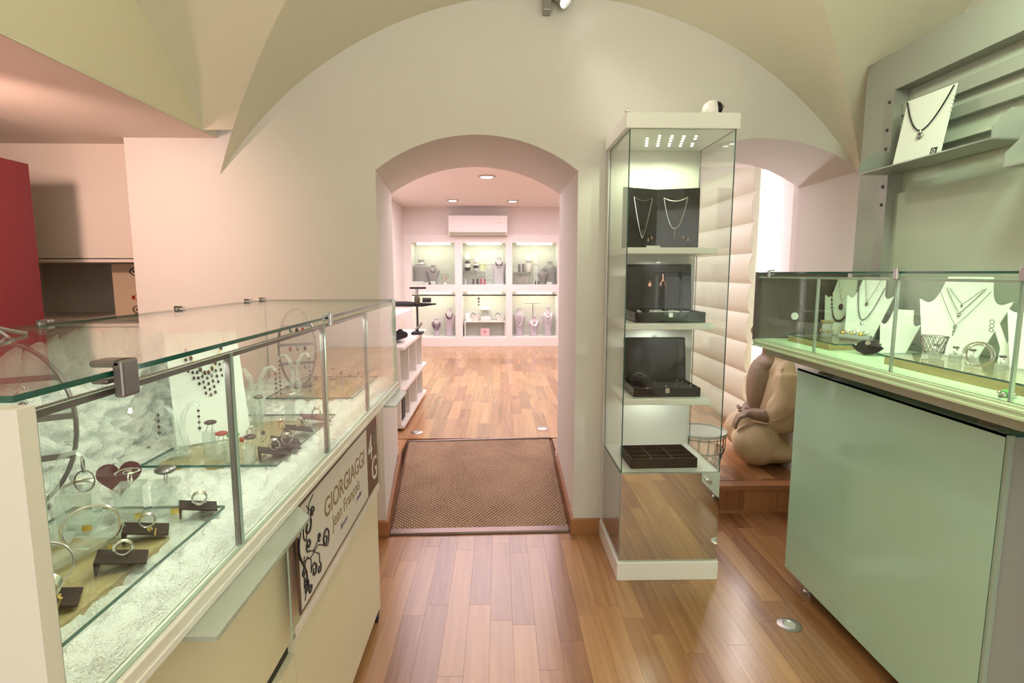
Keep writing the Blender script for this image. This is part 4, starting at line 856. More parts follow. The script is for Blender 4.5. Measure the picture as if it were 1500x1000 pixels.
def wedge_ring(x, y, rz, label, gem=None, wide=0.004, n=1, tagtxt=None, mt=None, sz=1.0):
    t = thing('ring_holder', label, 'ring holder', (x, y, PZ), rz, 'rings on dark wedge holders'); mt = mt or M_brownb
    s = sz
    B().hexa([(-0.03 * s, -0.022 * s, 0.017 * s), (0.03 * s, -0.022 * s, 0.001), (0.03 * s, 0.022 * s, 0.001), (-0.03 * s, 0.022 * s, 0.017 * s), (-0.03 * s, -0.022 * s, 0.020 * s), (0.03 * s, -0.022 * s, 0.004), (0.03 * s, 0.022 * s, 0.004), (-0.03 * s, 0.022 * s, 0.020 * s)]).build('sloping_plate', mt, t, bevel=0.0008)
    B().box(-0.03 * s, -0.027 * s, -0.022 * s, 0.022 * s, 0, 0.0185 * s).build('lip', mt, t)
    r = 0.0105
    for i in range(n): B().torus((0.002, 0.0032 * (i - (n - 1) / 2), 0.0125 * s + r), r, 0.0013 if n > 1 else min(wide * 0.5, 0.0022), 'y', n=22, k=6).build('ring', M_silver, t, smooth=True)
    if gem is not None: B().ball((0.002, 0, 0.0125 * s + 2 * r + 0.002), 0.007, 10, 6, (1, 1, 0.6)).build('stone', gem, t, smooth=True)
    if tagtxt:
        tg = B().box(0.012 * s, 0.013 * s + 0.001, -0.026 * s, -0.004 * s, 0.0075, 0.0095).build('price_tag', M_gold, t)
        text('price', tagtxt, 0.008, M_gold, tg, (0.004 * s, -0.023 * s, 0.013), (0.9, 0, 0.6), 0.0004)
    return t
wedge_ring(-0.499, 0.878, 0.5, 'dark wedge with layered silver ring at the corner of the nearest plate', n=4, sz=0.9)
wedge_ring(-0.532, 0.795, 0.5, 'dark wedge with silver ring and gold price tag beside the acrylic cubes', n=2, tagtxt='59', sz=0.95)
wedge_ring(-0.512, 0.712, 0.5, 'dark wedge with one broad silver band ring on the nearest plate', wide=0.010, sz=0.95)
wedge_ring(-0.535, 0.618, 0.5, 'dark wedge with coiled silver ring and gold tag nearest the end board', n=7, tagtxt='79 €', sz=1.0)
wedge_ring(-0.487, 1.155, 0.5, 'front dark wedge with silver ring on the middle plate', M_silver)
wedge_ring(-0.492, 1.235, 0.5, 'pair dark wedge with black stone ring on the middle plate', M_gem); wedge_ring(-0.478, 1.200, 0.5, 'overlapping dark wedge with pale stone ring on the middle plate', M_silver, sz=0.95)
wedge_ring(-0.495, 1.33, 0.5, 'single dark wedge with silver ring toward the far end of the middle plate', M_silver)
wedge_ring(-0.486, 1.425, 0.5, 'reddish brown wedge with two silver rings at the far end of the middle plate', M_silver, n=3, mt=mat('red_brown_leather', (0.10, 0.03, 0.02), 0.5, var=0.1), sz=1.15)
def acr_cube(x, y, s, rz, label, top):
    t = thing('acrylic_cube', label, 'acrylic block', (x, y, PZ), rz, 'acrylic cubes with rings'); h = s * 1.3
    B().box(-s / 2, s / 2, -s / 2, s / 2, 0, h).build('cube', M_acr, t, bevel=0.002)
    if top == 'leaf':
        for i in range(5): B().tube([(-0.022, -0.004 + 0.003 * i, h + 0.002), (-0.005, -0.006 + 0.004 * i, h + 0.011), (0.014, -0.010 + 0.006 * i, h + 0.016 - 0.003 * i), (0.024, -0.012 + 0.007 * i, h + 0.018 - 0.006 * i)], [0.0012, 0.0022, 0.002, 0.0006], 6).build('leaf', M_silver, t, smooth=True)
    if top == 'swirl':
        B().torus((0, 0, h + 0.010), 0.010, 0.0012, 'x').build('ring', M_silver, t, smooth=True); B().tube([((0.002 + 0.0011 * i) * math.cos(i * 0.6), (0.002 + 0.0011 * i) * math.sin(i * 0.6), h + 0.021) for i in range(18)], 0.0012, 5).build('swirl', M_silver, t)
    if top == 'disc':
        B().torus((0, 0, h + 0.009), 0.009, 0.0012, 'x').build('ring', M_silver, t, smooth=True); B().ball((0, 0, h + 0.020), 0.016, 14, 8, (1, 1, 0.45)).build('pave_disc', M_pew, t, smooth=True)
    B().box(s * 0.2, s * 0.2 + 0.012, -s / 2 - 0.004, -s / 2 - 0.003, 0.0, 0.009).build('price_tag', M_gold, t)
acr_cube(-0.655, 0.83, 0.046, 0.35, 'clear acrylic cube topped by silver leaf cuff', 'leaf'); acr_cube(-0.600, 0.868, 0.040, 0.35, 'clear acrylic cube topped by a silver swirl ring', 'swirl'); acr_cube(-0.553, 0.885, 0.038, 0.35, 'clear acrylic cube topped by a round pave ring', 'disc')
# bangles on an acrylic rod
t = thing('bangle_rod', 'clear acrylic rod lying on the nearest plate holding two bangles', 'bangle holder', (-0.585, 0.70, PZ), 0.0)
B().cyl((-0.03, -0.10, 0.012), (0.02, 0.09, 0.012), 0.011, n=16).build('rod', M_acr, t, smooth=True)
for i in range(2): B().box(-0.012 + 0.04 * i, -0.002 + 0.04 * i, -0.04 + 0.09 * i, -0.036 + 0.09 * i, 0, 0.008).build('price_tag', M_gold, t)
def bangle(x, y, rz, tilt, R_, label, r=0.0022, mt=None):
    b = B().torus((0, 0, R_ * 0.98), R_, r, 'x', n=36, k=8, a0=-PI / 2 + 0.15, a1=1.5 * PI - 0.15, m=RY(tilt)); o = b.build('bangle', mt or M_silver, smooth=True)
    return tag(o, label, 'bangle', 'silver bangles', (x, y, PZ + 0.001), rz)
bangle(-0.582, 0.755, -0.95, 0.15, 0.034, 'open silver cuff bangle standing at the far end of the acrylic rod'); bangle(-0.565, 0.650, -0.95, -0.1, 0.030, 'thin silver bangle standing near the end board', 0.0015)
# heart
hp = []
for i in range(36):
    a = 2 * PI * i / 36; hp.append((16 * math.sin(a) ** 3 * 0.0021, (13 * math.cos(a) - 5 * math.cos(2 * a) - 2 * math.cos(3 * a) - math.cos(4 * a)) * 0.0021))
tag(B().prism(hp, -0.003, 0.003, m=TR(0, 0, 0.036) @ RX(-0.35)).build('heart_ornament', mat('burgundy_velvet', (0.09, 0.015, 0.022), 0.7, var=0.15), bevel=0.001), 'dark burgundy heart ornament on the fleece behind the acrylic cubes', 'ornament', None, (-0.675, 0.95, 0.955), 0.5)
def swan(x, y, z, h, rz, label, kind, mt=None, beads=4):
    t = thing('earring_stand', label, 'earring stand', (x, y, z), rz, 'curved acrylic earring stands'); mt = mt or M_frost; k = h / 0.13
    B().prism([(-0.018 * k, 0), (0.018 * k, 0), (0.024 * k, 0.004), (-0.024 * k, 0.004)], -0.02 * k, 0.02 * k).build('foot', mt, t)
    for s in (-1, 1):
        B().tube([(s * 0.003 * k, 0, 0.003), (s * 0.012 * k, 0.0, 0.03 * k), (s * 0.006 * k, 0, 0.06 * k), (s * 0.010 * k, 0, 0.10 * k), (s * 0.022 * k, 0, 0.124 * k), (s * 0.036 * k, 0, 0.126 * k), (s * 0.044 * k, 0, 0.115 * k)], [0.008 * k, 0.007 * k, 0.006 * k, 0.0055 * k, 0.005 * k, 0.004 * k, 0.003 * k], 8).build('arm', mt, t, smooth=True)
        x0 = s * 0.042 * k; z0 = 0.115 * k
        if kind == 'links':
            for j in range(2): B().torus((x0, 0, z0 - 0.008 - 0.026 * j), 0.009 + 0.003 * j, 0.0012, 'y' if j else 'x', n=20, k=5, m=None, sq=1.35).build('link', M_pew, t)
        else:
            B().cyl((x0, 0, z0), (x0, 0, z0 - 0.014 * beads), 0.0006, n=4).build('chain', M_pew, t)
            for j in range(beads): B().ball((x0, 0, z0 - 0.008 - 0.013 * j), 0.0032 + 0.0006 * (j == beads - 1), 8, 6).build('bead', M_gem if kind == 'dark' else M_silver, t, smooth=True)
swan(-0.655, 0.775, PZ, 0.135, 0.5, 'curved acrylic stand with chain link earrings near the burgundy heart', 'links')
swan(-0.690, 1.165, PZ, 0.115, 0.5, 'curved acrylic stand with dark drop earrings left of the necklace card', 'dark')
swan(-0.640, 1.43, PZ, 0.15, 0.5, 'curved acrylic stand with dark drop earrings right of the necklace card', 'dark', beads=6)
swan(-0.655, 1.745, PZ, 0.14, 0.5, 'slim frosted Y shaped stand with dark earrings before the oval frame', 'dark', M_frost, beads=9)
# wrought earring frame in the near corner
def oval_frame(x, y, z, h, w_, rz, label, mt, scroll, stones):
    t = thing('earring_display', label, 'earring display', (x, y, z), rz, 'oval metal earring frames')
    B().torus((0, 0, h / 2), w_ / 2, 0.0038, 'y', n=40, k=8, sq=h / w_).build('oval', mt, t, smooth=True)
    B().lathe([(0.045, 0), (0.045, 0.003), (0.008, 0.005)], 16, sy=0.6).build('foot', mt, t)
    if scroll:
        for s in (-1, 1): B().tube([(s * (0.005 + 0.02 * (1 - i / 16)) * math.cos(i * 0.42) + s * 0.012, 0, h + 0.016 + (0.004 + 0.014 * i / 16) * math.sin(i * 0.42 - 1.0)) for i in range(17)], 0.0032, 6).build('scroll', mt, t, smooth=True)
    for i in range(3):
        zz = h * (0.30 + 0.24 * i); hwid = w_ / 2 * math.sqrt(max(0, 1 - ((zz - h / 2) / (h / 2)) ** 2)); bar = B().box(-hwid, hwid, -0.002, 0.002, zz - 0.005, zz + 0.005).build('bar', mt, t)
        for j in range(stones):
            xx = hwid * (-0.6 + 1.2 * (j + 0.5) / stones)
            B().torus((xx, -0.004, zz - 0.003), 0.004, 0.0006, 'x', n=12, k=4).build('hook', M_silver, bar)
            if scroll:
                for q_, (dz, rr) in enumerate(((0.014, 0.0045), (0.024, 0.006), (0.037, 0.007))): B().torus((xx, -0.004, zz - dz), rr, 0.0011, 'y', n=14, k=5).build('filigree', M_silver, bar)
                B().ball((xx, -0.004, zz - 0.042), 0.006, 8, 6).build('drop', M_pew, bar)
            else: B().ball((xx, -0.004, zz - 0.014), 0.0065, 8, 6, (0.8, 0.5, 1.3)).build('stone', (M_gem, M_red, M_pew)[(i + j) % 3], bar, smooth=True)
oval_frame(-0.80, 0.885, 0.955, 0.285, 0.175, 0.55, 'oval grey metal earring frame with scroll top in the near corner', M_pew, True, 2)
oval_frame(-0.70, 1.90, PZ, 0.27, 0.12, 0.45, 'slim oval earring frame hung with coloured stones at the far end', M_pew, False, 3)
# leaning cards and necklaces
def lean(rz, tilt): return RZ(rz) @ RX(-tilt)
def card(x, y, z, rz, tilt, w_, h, label, notch=False, strut=True):
    t = thing('necklace_card', label, 'necklace card', (x, y, z), rz, 'white necklace display cards')
    m = RX(-tilt)
    B().box(-w_ / 2, w_ / 2, 0, 0.003, 0, h, m=m).build('board', M_dispw, t)
    top = m @ Vector((0, 0.003, h * 0.7))
    if strut: B().hexa([(-0.02, top.y + 0.06, 0), (0.02, top.y + 0.06, 0), (0.02, top.y + 0.062, 0.001), (-0.02, top.y + 0.062, 0.001), (-0.02, top.y, top.z), (0.02, top.y, top.z), (0.02, top.y + 0.002, top.z), (-0.02, top.y + 0.002, top.z)]).build('strut', M_dispw, t)
    return t, m
def vneck(w_, ztop, zbot, n=20, p=1.6):
    return [(w_ / 2 * (-1 + 2 * i / n), zbot + (ztop - zbot) * abs(-1 + 2 * i / n) ** p) for i in range(n + 1)]
def necklace(x, y, z, rz, tilt, pts, r, mt, label, drops=(), dmat=None, beads=0, bmat=None, off=-0.004, pend=None):
    t = thing('necklace', label, 'necklace', (x, y, z), rz, 'necklaces'); m = RX(-tilt)
    P = [(a, off, c) for a, c in pts]
    if beads:
        B().tube(P, r * 0.4, 5, m=m).build('cord', mt, t)
        for i in range(0, len(P), max(1, len(P) // beads)): B().ball(P[i], r * 1.9, 7, 5, m=m).build('bead', bmat or mt, t, smooth=True)
    else: B().tube(P, r, 6, m=m).build('chain', mt, t, smooth=True)
    for (a, c, rr) in drops: B().ball((a, off, c), rr, 9, 6, (0.8, 0.5, 1.3), m=m).build('drop', dmat or mt, t, smooth=True)
    if pend: pend(t, m)
    return t
# garnet fringe necklace on its card (left case)
cxy = (-0.668, 1.265, PZ); crz, ctl = 0.62, 0.42
card(*cxy, crz, ctl, 0.155, 0.27, 'tall white card leaning in the left case behind the garnet fringe necklace')
drops = []
for i in range(9):
    a = -0.04 + 0.01 * i; base = 0.165 + 0.05 * (abs(a) / 0.04) ** 1.6
    for j in range(2 + (2 if 2 < i < 6 else 1)): drops.append((a + 0.001 * j, base - 0.012 - 0.014 * j, 0.0034))
pts = vneck(0.10, 0.262, 0.165, 24)
necklace(*cxy, crz, ctl, pts, 0.0012, M_gold, 'garnet fringe necklace with gold chain on the leaning white card', drops + [(pts[i][0], pts[i][1], 0.0045) for i in range(3, 22, 2)], M_gem)
# mushroom shaped stone rings on clear cylinders
for (x, y, h, st, l) in ((-0.632, 1.172, 0.050, M_gem, 'tallest clear cylinder with a dark oval stone ring before the card'), (-0.594, 1.142, 0.034, M_red, 'clear cylinder with a red oval stone ring'), (-0.560, 1.122, 0.036, M_greens, 'clear cylinder with a green stone ring behind the glazing bar'), (-0.522, 1.116, 0.034, M_gem, 'clear cylinder with a dark stone ring right of the glazing bar'),
                         (-0.615, 1.375, 0.06, M_pew, 'tall clear cylinder with a dark silver ring behind the wedges'), (-0.562, 1.45, 0.05, M_silver, 'clear cylinder with a small silver flower ring at the far end')):
    t = thing('ring_cylinder', l, 'ring holder', (x, y, PZ), 0.5, 'stone rings on clear cylinders')
    B().lathe([(0.0135, 0), (0.0135, h)], 18).build('cylinder', M_acr, t, smooth=True)
    for s in (-1, 1): B().cyl((s * 0.006, 0, h), (s * 0.004 + 0.004, 0, h + 0.017), 0.0008, n=5).build('shank', M_silver, t)
    B().ball((0.004, 0, h + 0.020), 0.013, 14, 8, (1.0, 0.75, 0.42), m=None).build('stone', st, t, smooth=True)
# small rings lying on the middle plate
for i, (x, y, mt, l) in enumerate(((-0.575, 1.20, M_red, 'small red bead ring lying behind the dark wedges'), (-0.552, 1.255, M_gem, 'small dark bead ring lying behind the dark wedges'), (-0.553, 1.36, M_rose, 'rose hoop ring standing near the far wedges'), (-0.60, 1.30, M_silver, 'plain silver ring lying under the card'))):
    t = thing('finger_ring', l, 'ring', (x, y, PZ), 0.4 + i, 'small rings on the middle plate'); B().torus((0, 0, 0.0105), 0.0095, 0.0013, 'y', n=20, k=5).build('band', M_silver if i != 2 else M_rose, t, smooth=True); B().ball((0, 0, 0.022), 0.0055, 8, 6).build('stone', mt, t, smooth=True)
# far plate
for i in range(9):
    x, y = -0.66 + 0.02 * (i * 7 % 9), 1.76 + 0.034 * i
    t = thing('brooch', ('leaf', 'flower', 'bow', 'bar', 'round', 'oval', 'star', 'drop', 'curled')[i] + ' shaped small brooch standing on the farthest plate', 'brooch', (x, y, PZ), 0.3 * i, 'small brooches on the farthest plate')
    B().cyl((0, 0, 0), (0, 0, 0.018 + 0.006 * (i % 3)), 0.006, 0.005, 10).build('clear_peg', M_acr, t); z = 0.022 + 0.006 * (i % 3)
    if i % 3 == 0: B().ball((0, 0, z), 0.008, 8, 6, (1.3, 0.6, 0.7)).build('stone', (M_gem, M_red, M_pew)[i % 2], t, smooth=True)
    elif i % 3 == 1: [B().ball((0.006 * math.cos(k * 1.26), 0, z + 0.006 * math.sin(k * 1.26)), 0.004, 6, 5).build('petal', M_pew, t) for k in range(5)]
    else: B().tube([(-0.012, 0, z), (-0.004, 0, z + 0.006), (0.004, 0, z), (0.012, 0, z + 0.006)], 0.002, 6).build('stem', M_gem, t)

# ------------------------------------------------------------------ right case contents
QZ = RZ0 + 0.002
def bustboard(x, y, z, rz, tilt, h, w_, label, mt=None):
    t = thing('bust_board', label, 'necklace bust', (x, y, z), rz, 'flat white necklace busts'); m = RX(-tilt); mt = mt or M_dispw
    n = 8; poly = [(-0.30, 0), (0.30, 0), (0.5, 0.70)]
    poly += [(0.5 - 0.10 * k / n - 0.14 * math.sin(k / n * PI / 2) , 0.70 + 0.02 - 0.10 * math.sin(PI * k / n) + 0.19 * (k / n) ** 2) for k in range(1, n + 1)]
    poly += [(0.24, 1.0)]; poly += [(-a, c) for a, c in poly[::-1] if True]
    poly = [p for i, p in enumerate(poly) if i == 0 or (abs(p[0] - poly[i - 1][0]) + abs(p[1] - poly[i - 1][1]) > 1e-5)]
    poly = poly[:-2] if poly[-1] == (-0.30, 0) or poly[-2] == (-0.30, 0) else poly
    B().prism([(a * w_, c * h) for a, c in poly], 0, 0.004, m=m).build('board', mt, t)
    top = m @ Vector((0, 0.004, h * 0.7))
    B().hexa([(-0.015, top.y + 0.03, 0), (0.015, top.y + 0.03, 0), (0.015, top.y + 0.032, 0.001), (-0.015, top.y + 0.032, 0.001), (-0.015, top.y, top.z), (0.015, top.y, top.z), (0.015, top.y + 0.002, top.z), (-0.015, top.y + 0.002, top.z)]).build('strut', mt, t)
QP = QZ + 0.032
plate(1.20, 1.49, 1.90, 2.26, QP, 1.215, 1.48, 1.965, 2.25, QZ, 'far glass plate in the right case under the beaded bracelets', 'pale wooden block under the far plate of the right case')
plate(1.19, 1.49, 1.18, 1.68, QP, 1.205, 1.48, 1.20, 1.66, QZ, 'near glass plate in the right case under the silver cuffs', 'pale wooden block under the near plate of the right case')
ang = math.radians(-62); tl = 0.36
bustboard(1.395, 2.215, QP, ang, 0.25, 0.235, 0.16, 'farthest flat bust with black bead and feather necklaces', M_greyl); 
necklace(1.395, 2.215, QP, ang, 0.25, vneck(0.105, 0.185, 0.055, 26, 2.4), 0.0022, M_gem, 'black bead necklace on the farthest flat bust', beads=26)
necklace(1.395, 2.215, QP, ang, 0.25, vneck(0.06, 0.225, 0.135, 16, 1.1), 0.0008, M_gold, 'thin chain with black feather pendant on the farthest flat bust', [(0, 0.115, 0.010)], M_gem, off=-0.007)
bustboard(1.385, 2.06, QP, ang, tl, 0.25, 0.17, 'second flat bust with a thick chain and a heart pendant')
necklace(1.385, 2.06, QP, ang, tl, vneck(0.095, 0.205, 0.075, 24, 1.9), 0.0019, M_pew, 'thick grey chain with round pendant on the second flat bust', [(0, 0.062, 0.006)], M_silver)
necklace(1.385, 2.06, QP, ang, tl, vneck(0.055, 0.235, 0.145, 16, 1.1), 0.0009, M_pew, 'fine chain with dark heart pendant on the second flat bust', [(0, 0.138, 0.006)], M_gem, off=-0.007)
bustboard(1.375, 1.86, QZ, ang, tl, 0.165, 0.13, 'small empty flat bust behind the silver cuff')
bustboard(1.385, 1.63, QP, ang, tl, 0.255, 0.24, 'large flat bust with three fine chains in the right case')
for i, (wt, zt, zb_, rr, l) in enumerate(((0.085, 0.215, 0.165, 0.0008, 'shortest fine chain on the large flat bust'), (0.10, 0.215, 0.135, 0.0013, 'middle chain with round pendant on the large flat bust'), (0.13, 0.205, 0.095, 0.0010, 'longest chain with arrow pendant on the large flat bust'))):
    necklace(1.385, 1.63, QP, ang, tl, vneck(wt, zt, zb_, 16, 1.15), rr, M_pew, l, [(0, zb_ - 0.006, 0.004 + 0.002 * (i > 0))] + ([(0, zb_ - 0.02, 0.005), (0, zb_ - 0.032, 0.003)] if i == 2 else []), M_pew, off=-0.004 - 0.003 * i)
bustboard(1.395, 1.36, QP, ang, tl, 0.235, 0.19, 'flat bust cut by the right picture edge in the right case')
necklace(1.395, 1.36, QP, ang, tl, vneck(0.11, 0.19, 0.08, 20, 1.8), 0.0022, M_offw, 'pale cord necklace on the flat bust at the picture edge', beads=20)
# Y shaped earring stand
t = thing('earring_stand', 'white Y shaped earring stand with silver drops in the right case', 'earring stand', (1.385, 1.45, QP), ang, 'curved acrylic earring stands')
B().prism([(-0.012, 0), (0.012, 0), (0.012, 0.045), (0.045, 0.125), (0.032, 0.128), (0, 0.06), (-0.032, 0.128), (-0.045, 0.125), (-0.012, 0.045)], 0, 0.004, m=RX(-0.25)).build('board', M_dispw, t)
for s in (-1, 1):
    for j in range(3): B().torus((s * 0.040, 0.022, 0.115 - 0.012 * j), 0.005, 0.0013, 'y', n=12, k=5).build('earring', M_pew, t)
# leather rosette bracelet
t = thing('leather_bracelet', 'black leather cuff with silver rosette on the floor of the right case', 'bracelet', (1.262, 1.835, QZ), math.radians(-60))
lp = [(-0.052, 0.0), (-0.02, 0.026), (0.02, 0.026), (0.052, 0.004), (0.03, -0.02), (0.0, -0.028), (-0.03, -0.016)]
B().prism([(a, c + 0.03) for a, c in lp], -0.006, 0.004, m=RX(-0.55)).build('leather', M_blackg, t, bevel=0.003)
B().torus((0, -0.008, 0.045), 0.007, 0.0018, 'y', m=RX(-0.55)).build('rosette', M_silver, t); B().ball((0, -0.008, 0.045), 0.004, m=RX(-0.55)).build('stud', M_silver, t); B().ball((-0.036, -0.006, 0.036), 0.004, m=RX(-0.55)).build('stud', M_silver, t)
# stone bottles and beaded bracelets on the far plate
t = thing('beaded_pillow', 'upright grey pillow with beaded bracelets on the far right plate', 'bracelet holder', (1.305, 2.13, QP), ang)
B().lathe([(0.018, 0), (0.020, 0.01), (0.018, 0.055), (0.012, 0.066)], 14).build('pillow', M_greyb, t, smooth=True)
for i in range(10): B().ball((0.019 * math.cos(i * 0.63), 0.019 * math.sin(i * 0.63), 0.06), 0.006, 7, 5).build('bead', M_gold if i % 2 else M_silver, t, smooth=True)
for i in range(8): B().ball((0.021 * math.cos(i * 0.78), 0.021 * math.sin(i * 0.78), 0.024), 0.006, 7, 5).build('bead', M_gold if i % 3 else M_silver, t, smooth=True)
t = thing('beaded_pillow', 'lying dark grey roll with pearl bracelets on the far right plate', 'bracelet holder', (1.325, 1.985, QP), ang)
B().cyl((-0.055, 0, 0.012), (0.055, 0, 0.012), 0.012, n=12).build('roll', M_greyb, t, smooth=True)
for i in range(9): B().ball((-0.045 + 0.011 * i, -0.004 + 0.004 * (i % 2), 0.027 + 0.004 * (i % 3)), 0.0085, 8, 6).build('bead', (M_gold, M_silver, M_offw)[i % 3], t, smooth=True)
tag(B().torus((0, 0, 0.003), 0.028, 0.0022, 'z', n=24, k=6, sq=0.6).build('bangle', M_blackg, smooth=True), 'thin black bangle lying by the dark end board', 'bangle', 'silver bangles', (1.235, 2.215, QP), 0.0)
# silver mesh cuff, acrylic ring blocks and spiral bangle on the near plate
t = thing('mesh_cuff', 'wide silver lattice cuff bracelet on the near right plate', 'cuff', (1.315, 1.605, QP), ang)
B().torus((0, 0, 0.062), 0.036, 0.0016, 'z', n=26, k=5, sq=0.7).build('rim', M_pew, t); B().torus((0, 0, 0.012), 0.028, 0.0016, 'z', n=26, k=5, sq=0.7).build('rim', M_pew, t)
for i in range(16):
    for s in (-1, 1):
        a = 2 * PI * i / 16; c_ = a + s * 0.7; B().cyl((0.028 * math.cos(a), 0.0196 * math.sin(a), 0.012), (0.036 * math.cos(c_), 0.0252 * math.sin(c_), 0.062), 0.0009, n=4).build('wire', M_pew, t)
for i, (x, y, l) in enumerate(((1.285, 1.56, 'clear ring block with silver flower ring beside the lattice cuff'), (1.298, 1.505, 'clear ring block with domed silver ring in the right case'), (1.30, 1.452, 'clear ring block with twisted ring before the spiral bangle'), (1.275, 1.335, 'clear ring block with knotted ring behind the spiral bangle'), (1.335, 1.275, 'clear ring block with broad ring at the right of the near plate'))):
    t = thing('ring_block', l, 'ring holder', (x, y, QP), ang, 'clear ring blocks in the right case')
    B().box(-0.013, 0.013, -0.011, 0.011, 0, 0.024).build('block', M_acr, t, bevel=0.002); B().torus((0, 0, 0.030), 0.009, 0.0014 + 0.0006 * (i % 2), 'x', n=18, k=6).build('ring', M_silver, t, smooth=True)
    for k in range(5): B().ball((0.005 * math.cos(k * 1.26), 0.005 * math.sin(k * 1.26), 0.041), 0.0035, 6, 5).build('petal', M_pew, t, smooth=True)
sp_ = [((0.030 + 0.004 * math.sin(i * 0.2)) * math.cos(i * 0.35), 0.010 * (i / 40) - 0.005, 0.036 + (0.030 + 0.003 * math.sin(i * 0.2)) * math.sin(i * 0.35)) for i in range(46)]
tag(B().tube(sp_, 0.0022, 7).build('spiral_bangle', M_silver, smooth=True), 'spiral silver bangle standing on the near right plate', 'bangle', 'silver bangles', (1.27, 1.40, QP), ang)
for (x, y, mt, l) in ((1.165, 1.20, M_greens, 'green stone ear clip on the right case floor'), (1.185, 1.135, M_gem, 'black flower hair clip on the right case floor')):
    t = thing('hair_clip', l, 'clip', (x, y, QZ), 0.4, 'clips on the right case floor'); B().ball((0, 0, 0.010), 0.012, 12, 8, (1.2, 1, 0.8)).build('stone', mt, t, smooth=True); B().tube([(-0.03, 0, 0.004), (0, 0.006, 0.006), (0.03, 0, 0.004)], 0.0025, 6).build('pin', M_pew, t)
    for k in range(4): B().ball((0.014 * math.cos(k * 1.57), 0.014 * math.sin(k * 1.57), 0.007), 0.006, 7, 5).build('petal', M_blackg if mt is M_gem else M_silver, t, smooth=True)
# card on the metal shelf
KX, KY, KZ = 1.456, 1.94, 1.734; krz = math.radians(-86)
t, m = card(KX, KY, KZ, krz, 0.17, 0.20, 0.238, 'white necklace card leaning on the upper metal shelf', strut=False)
B().box(0.060, 0.085, -0.0012, 0.0, 0.012, 0.036, m=m).build('logo_square', M_dark, t); B().torus((0.0725, -0.0014, 0.024), 0.006, 0.0012, 'y', n=12, k=4, m=m).build('logo_mark', M_dispw, t)
for s in (-1, 1):
    for j in range(5): B().box(s * 0.10 - 0.004, s * 0.10 + 0.004, -0.0006, 0.0036, 0.145 + 0.013 * j, 0.147 + 0.013 * j, m=m).build('notch', M_greyl, t)
necklace(KX, KY, KZ, krz, 0.17, vneck(0.19, 0.232, 0.11, 28, 1.8), 0.0024, M_blackg, 'black cord necklace with ring pendant on the shelf card', pend=lambda t, m: (B().torus((0, -0.005, 0.092), 0.009, 0.003, 'y', n=18, k=6, m=m).build('pendant_ring', M_pew, t, smooth=True), B().cyl((0, -0.004, 0.10), (0, -0.004, 0.112), 0.003, n=6, m=m).build('bail', M_silver, t)))

# ------------------------------------------------------------------ showcase contents
# shelf 1: book shaped black display
SX, SY = 0.735, 2.50
t = thing('folding_display', 'black folding necklace display standing open on the top showcase shelf', 'display case', (SX, SY, 1.459))
ha = 0.17
for s, an in ((-1, 0.42), (1, -0.30)):
    pn = B().box(0, s * ha * 1.12, -0.006, 0.006, 0.0, 0.275, m=RZ(an)).build('panel', M_blackg, t, bevel=0.003)
    pn.rotation_euler = (0, 0, 0); pn.location = (0, 0.08, 0)
hp_ = [(-0.155, -0.055), (0.155, -0.055)]
def onpanel(s, u, z):       # point on a panel face
    an = 0.42 if s < 0 else -0.30; v = RZ(an) @ Vector((s * u, -0.009, z)); return (v.x, v.y + 0.08, v.z)
for s, l in ((-1, 'silver chain necklace on the left leaf of the folding display'), (1, 'silver chain necklace on the right leaf of the folding display')):
    tt = thing('necklace', l, 'necklace', (SX, SY, 1.459), 0, 'necklaces'); pts = [onpanel(s, ha / 2 + (a if s > 0 else -a), c) for a, c in vneck(0.105, 0.235, 0.095 if s > 0 else 0.05, 20, 2.2 if s > 0 else 1.3)]
    B().tube(pts + [onpanel(s, ha / 2 + (-0.02 if s > 0 else 0.02), 0.222), ], 0.0016, 5).build('chain', M_silver, tt) if False else B().tube(pts, 0.0016, 5).build('chain', M_silver, tt)
    B().tube([onpanel(s, ha / 2 + 0.0525 * (-1 + 2 * i / 8), 0.235 - 0.016 * (1 - (-1 + i / 4) ** 2)) for i in range(9)], 0.0013, 5).build('upper_chain', M_silver, tt)
    B().cyl(onpanel(s, ha / 2, 0.05), onpanel(s, ha / 2, 0.09), 0.0016, n=5).build('pendant', M_silver, tt)
for s, l in ((-1, 'rose gold earrings on the left leaf of the folding display'), (1, 'rose gold earrings on the right leaf of the folding display')):
    tt = thing('earrings', l, 'earrings', (SX, SY, 1.459), 0, 'rose gold earrings')
    for j in range(2): B().ball(onpanel(s, (0.03 if s < 0 else 0.125) + 0.02 * j, 0.055 - 0.01 * j), 0.005, 7, 6, (0.8, 0.8, 1.7)).build('earring', M_rose, tt, smooth=True)
t = thing('price_label', 'white price labels strip before the folding display', 'label', (SX - 0.06, SY - 0.10, 1.459)); B().box(-0.03, 0.03, -0.003, 0.003, 0, 0.010).build('strip', M_dispw, t); B().box(-0.028, 0.028, -0.004, -0.003, 0.002, 0.008).build('print', M_silver, t)
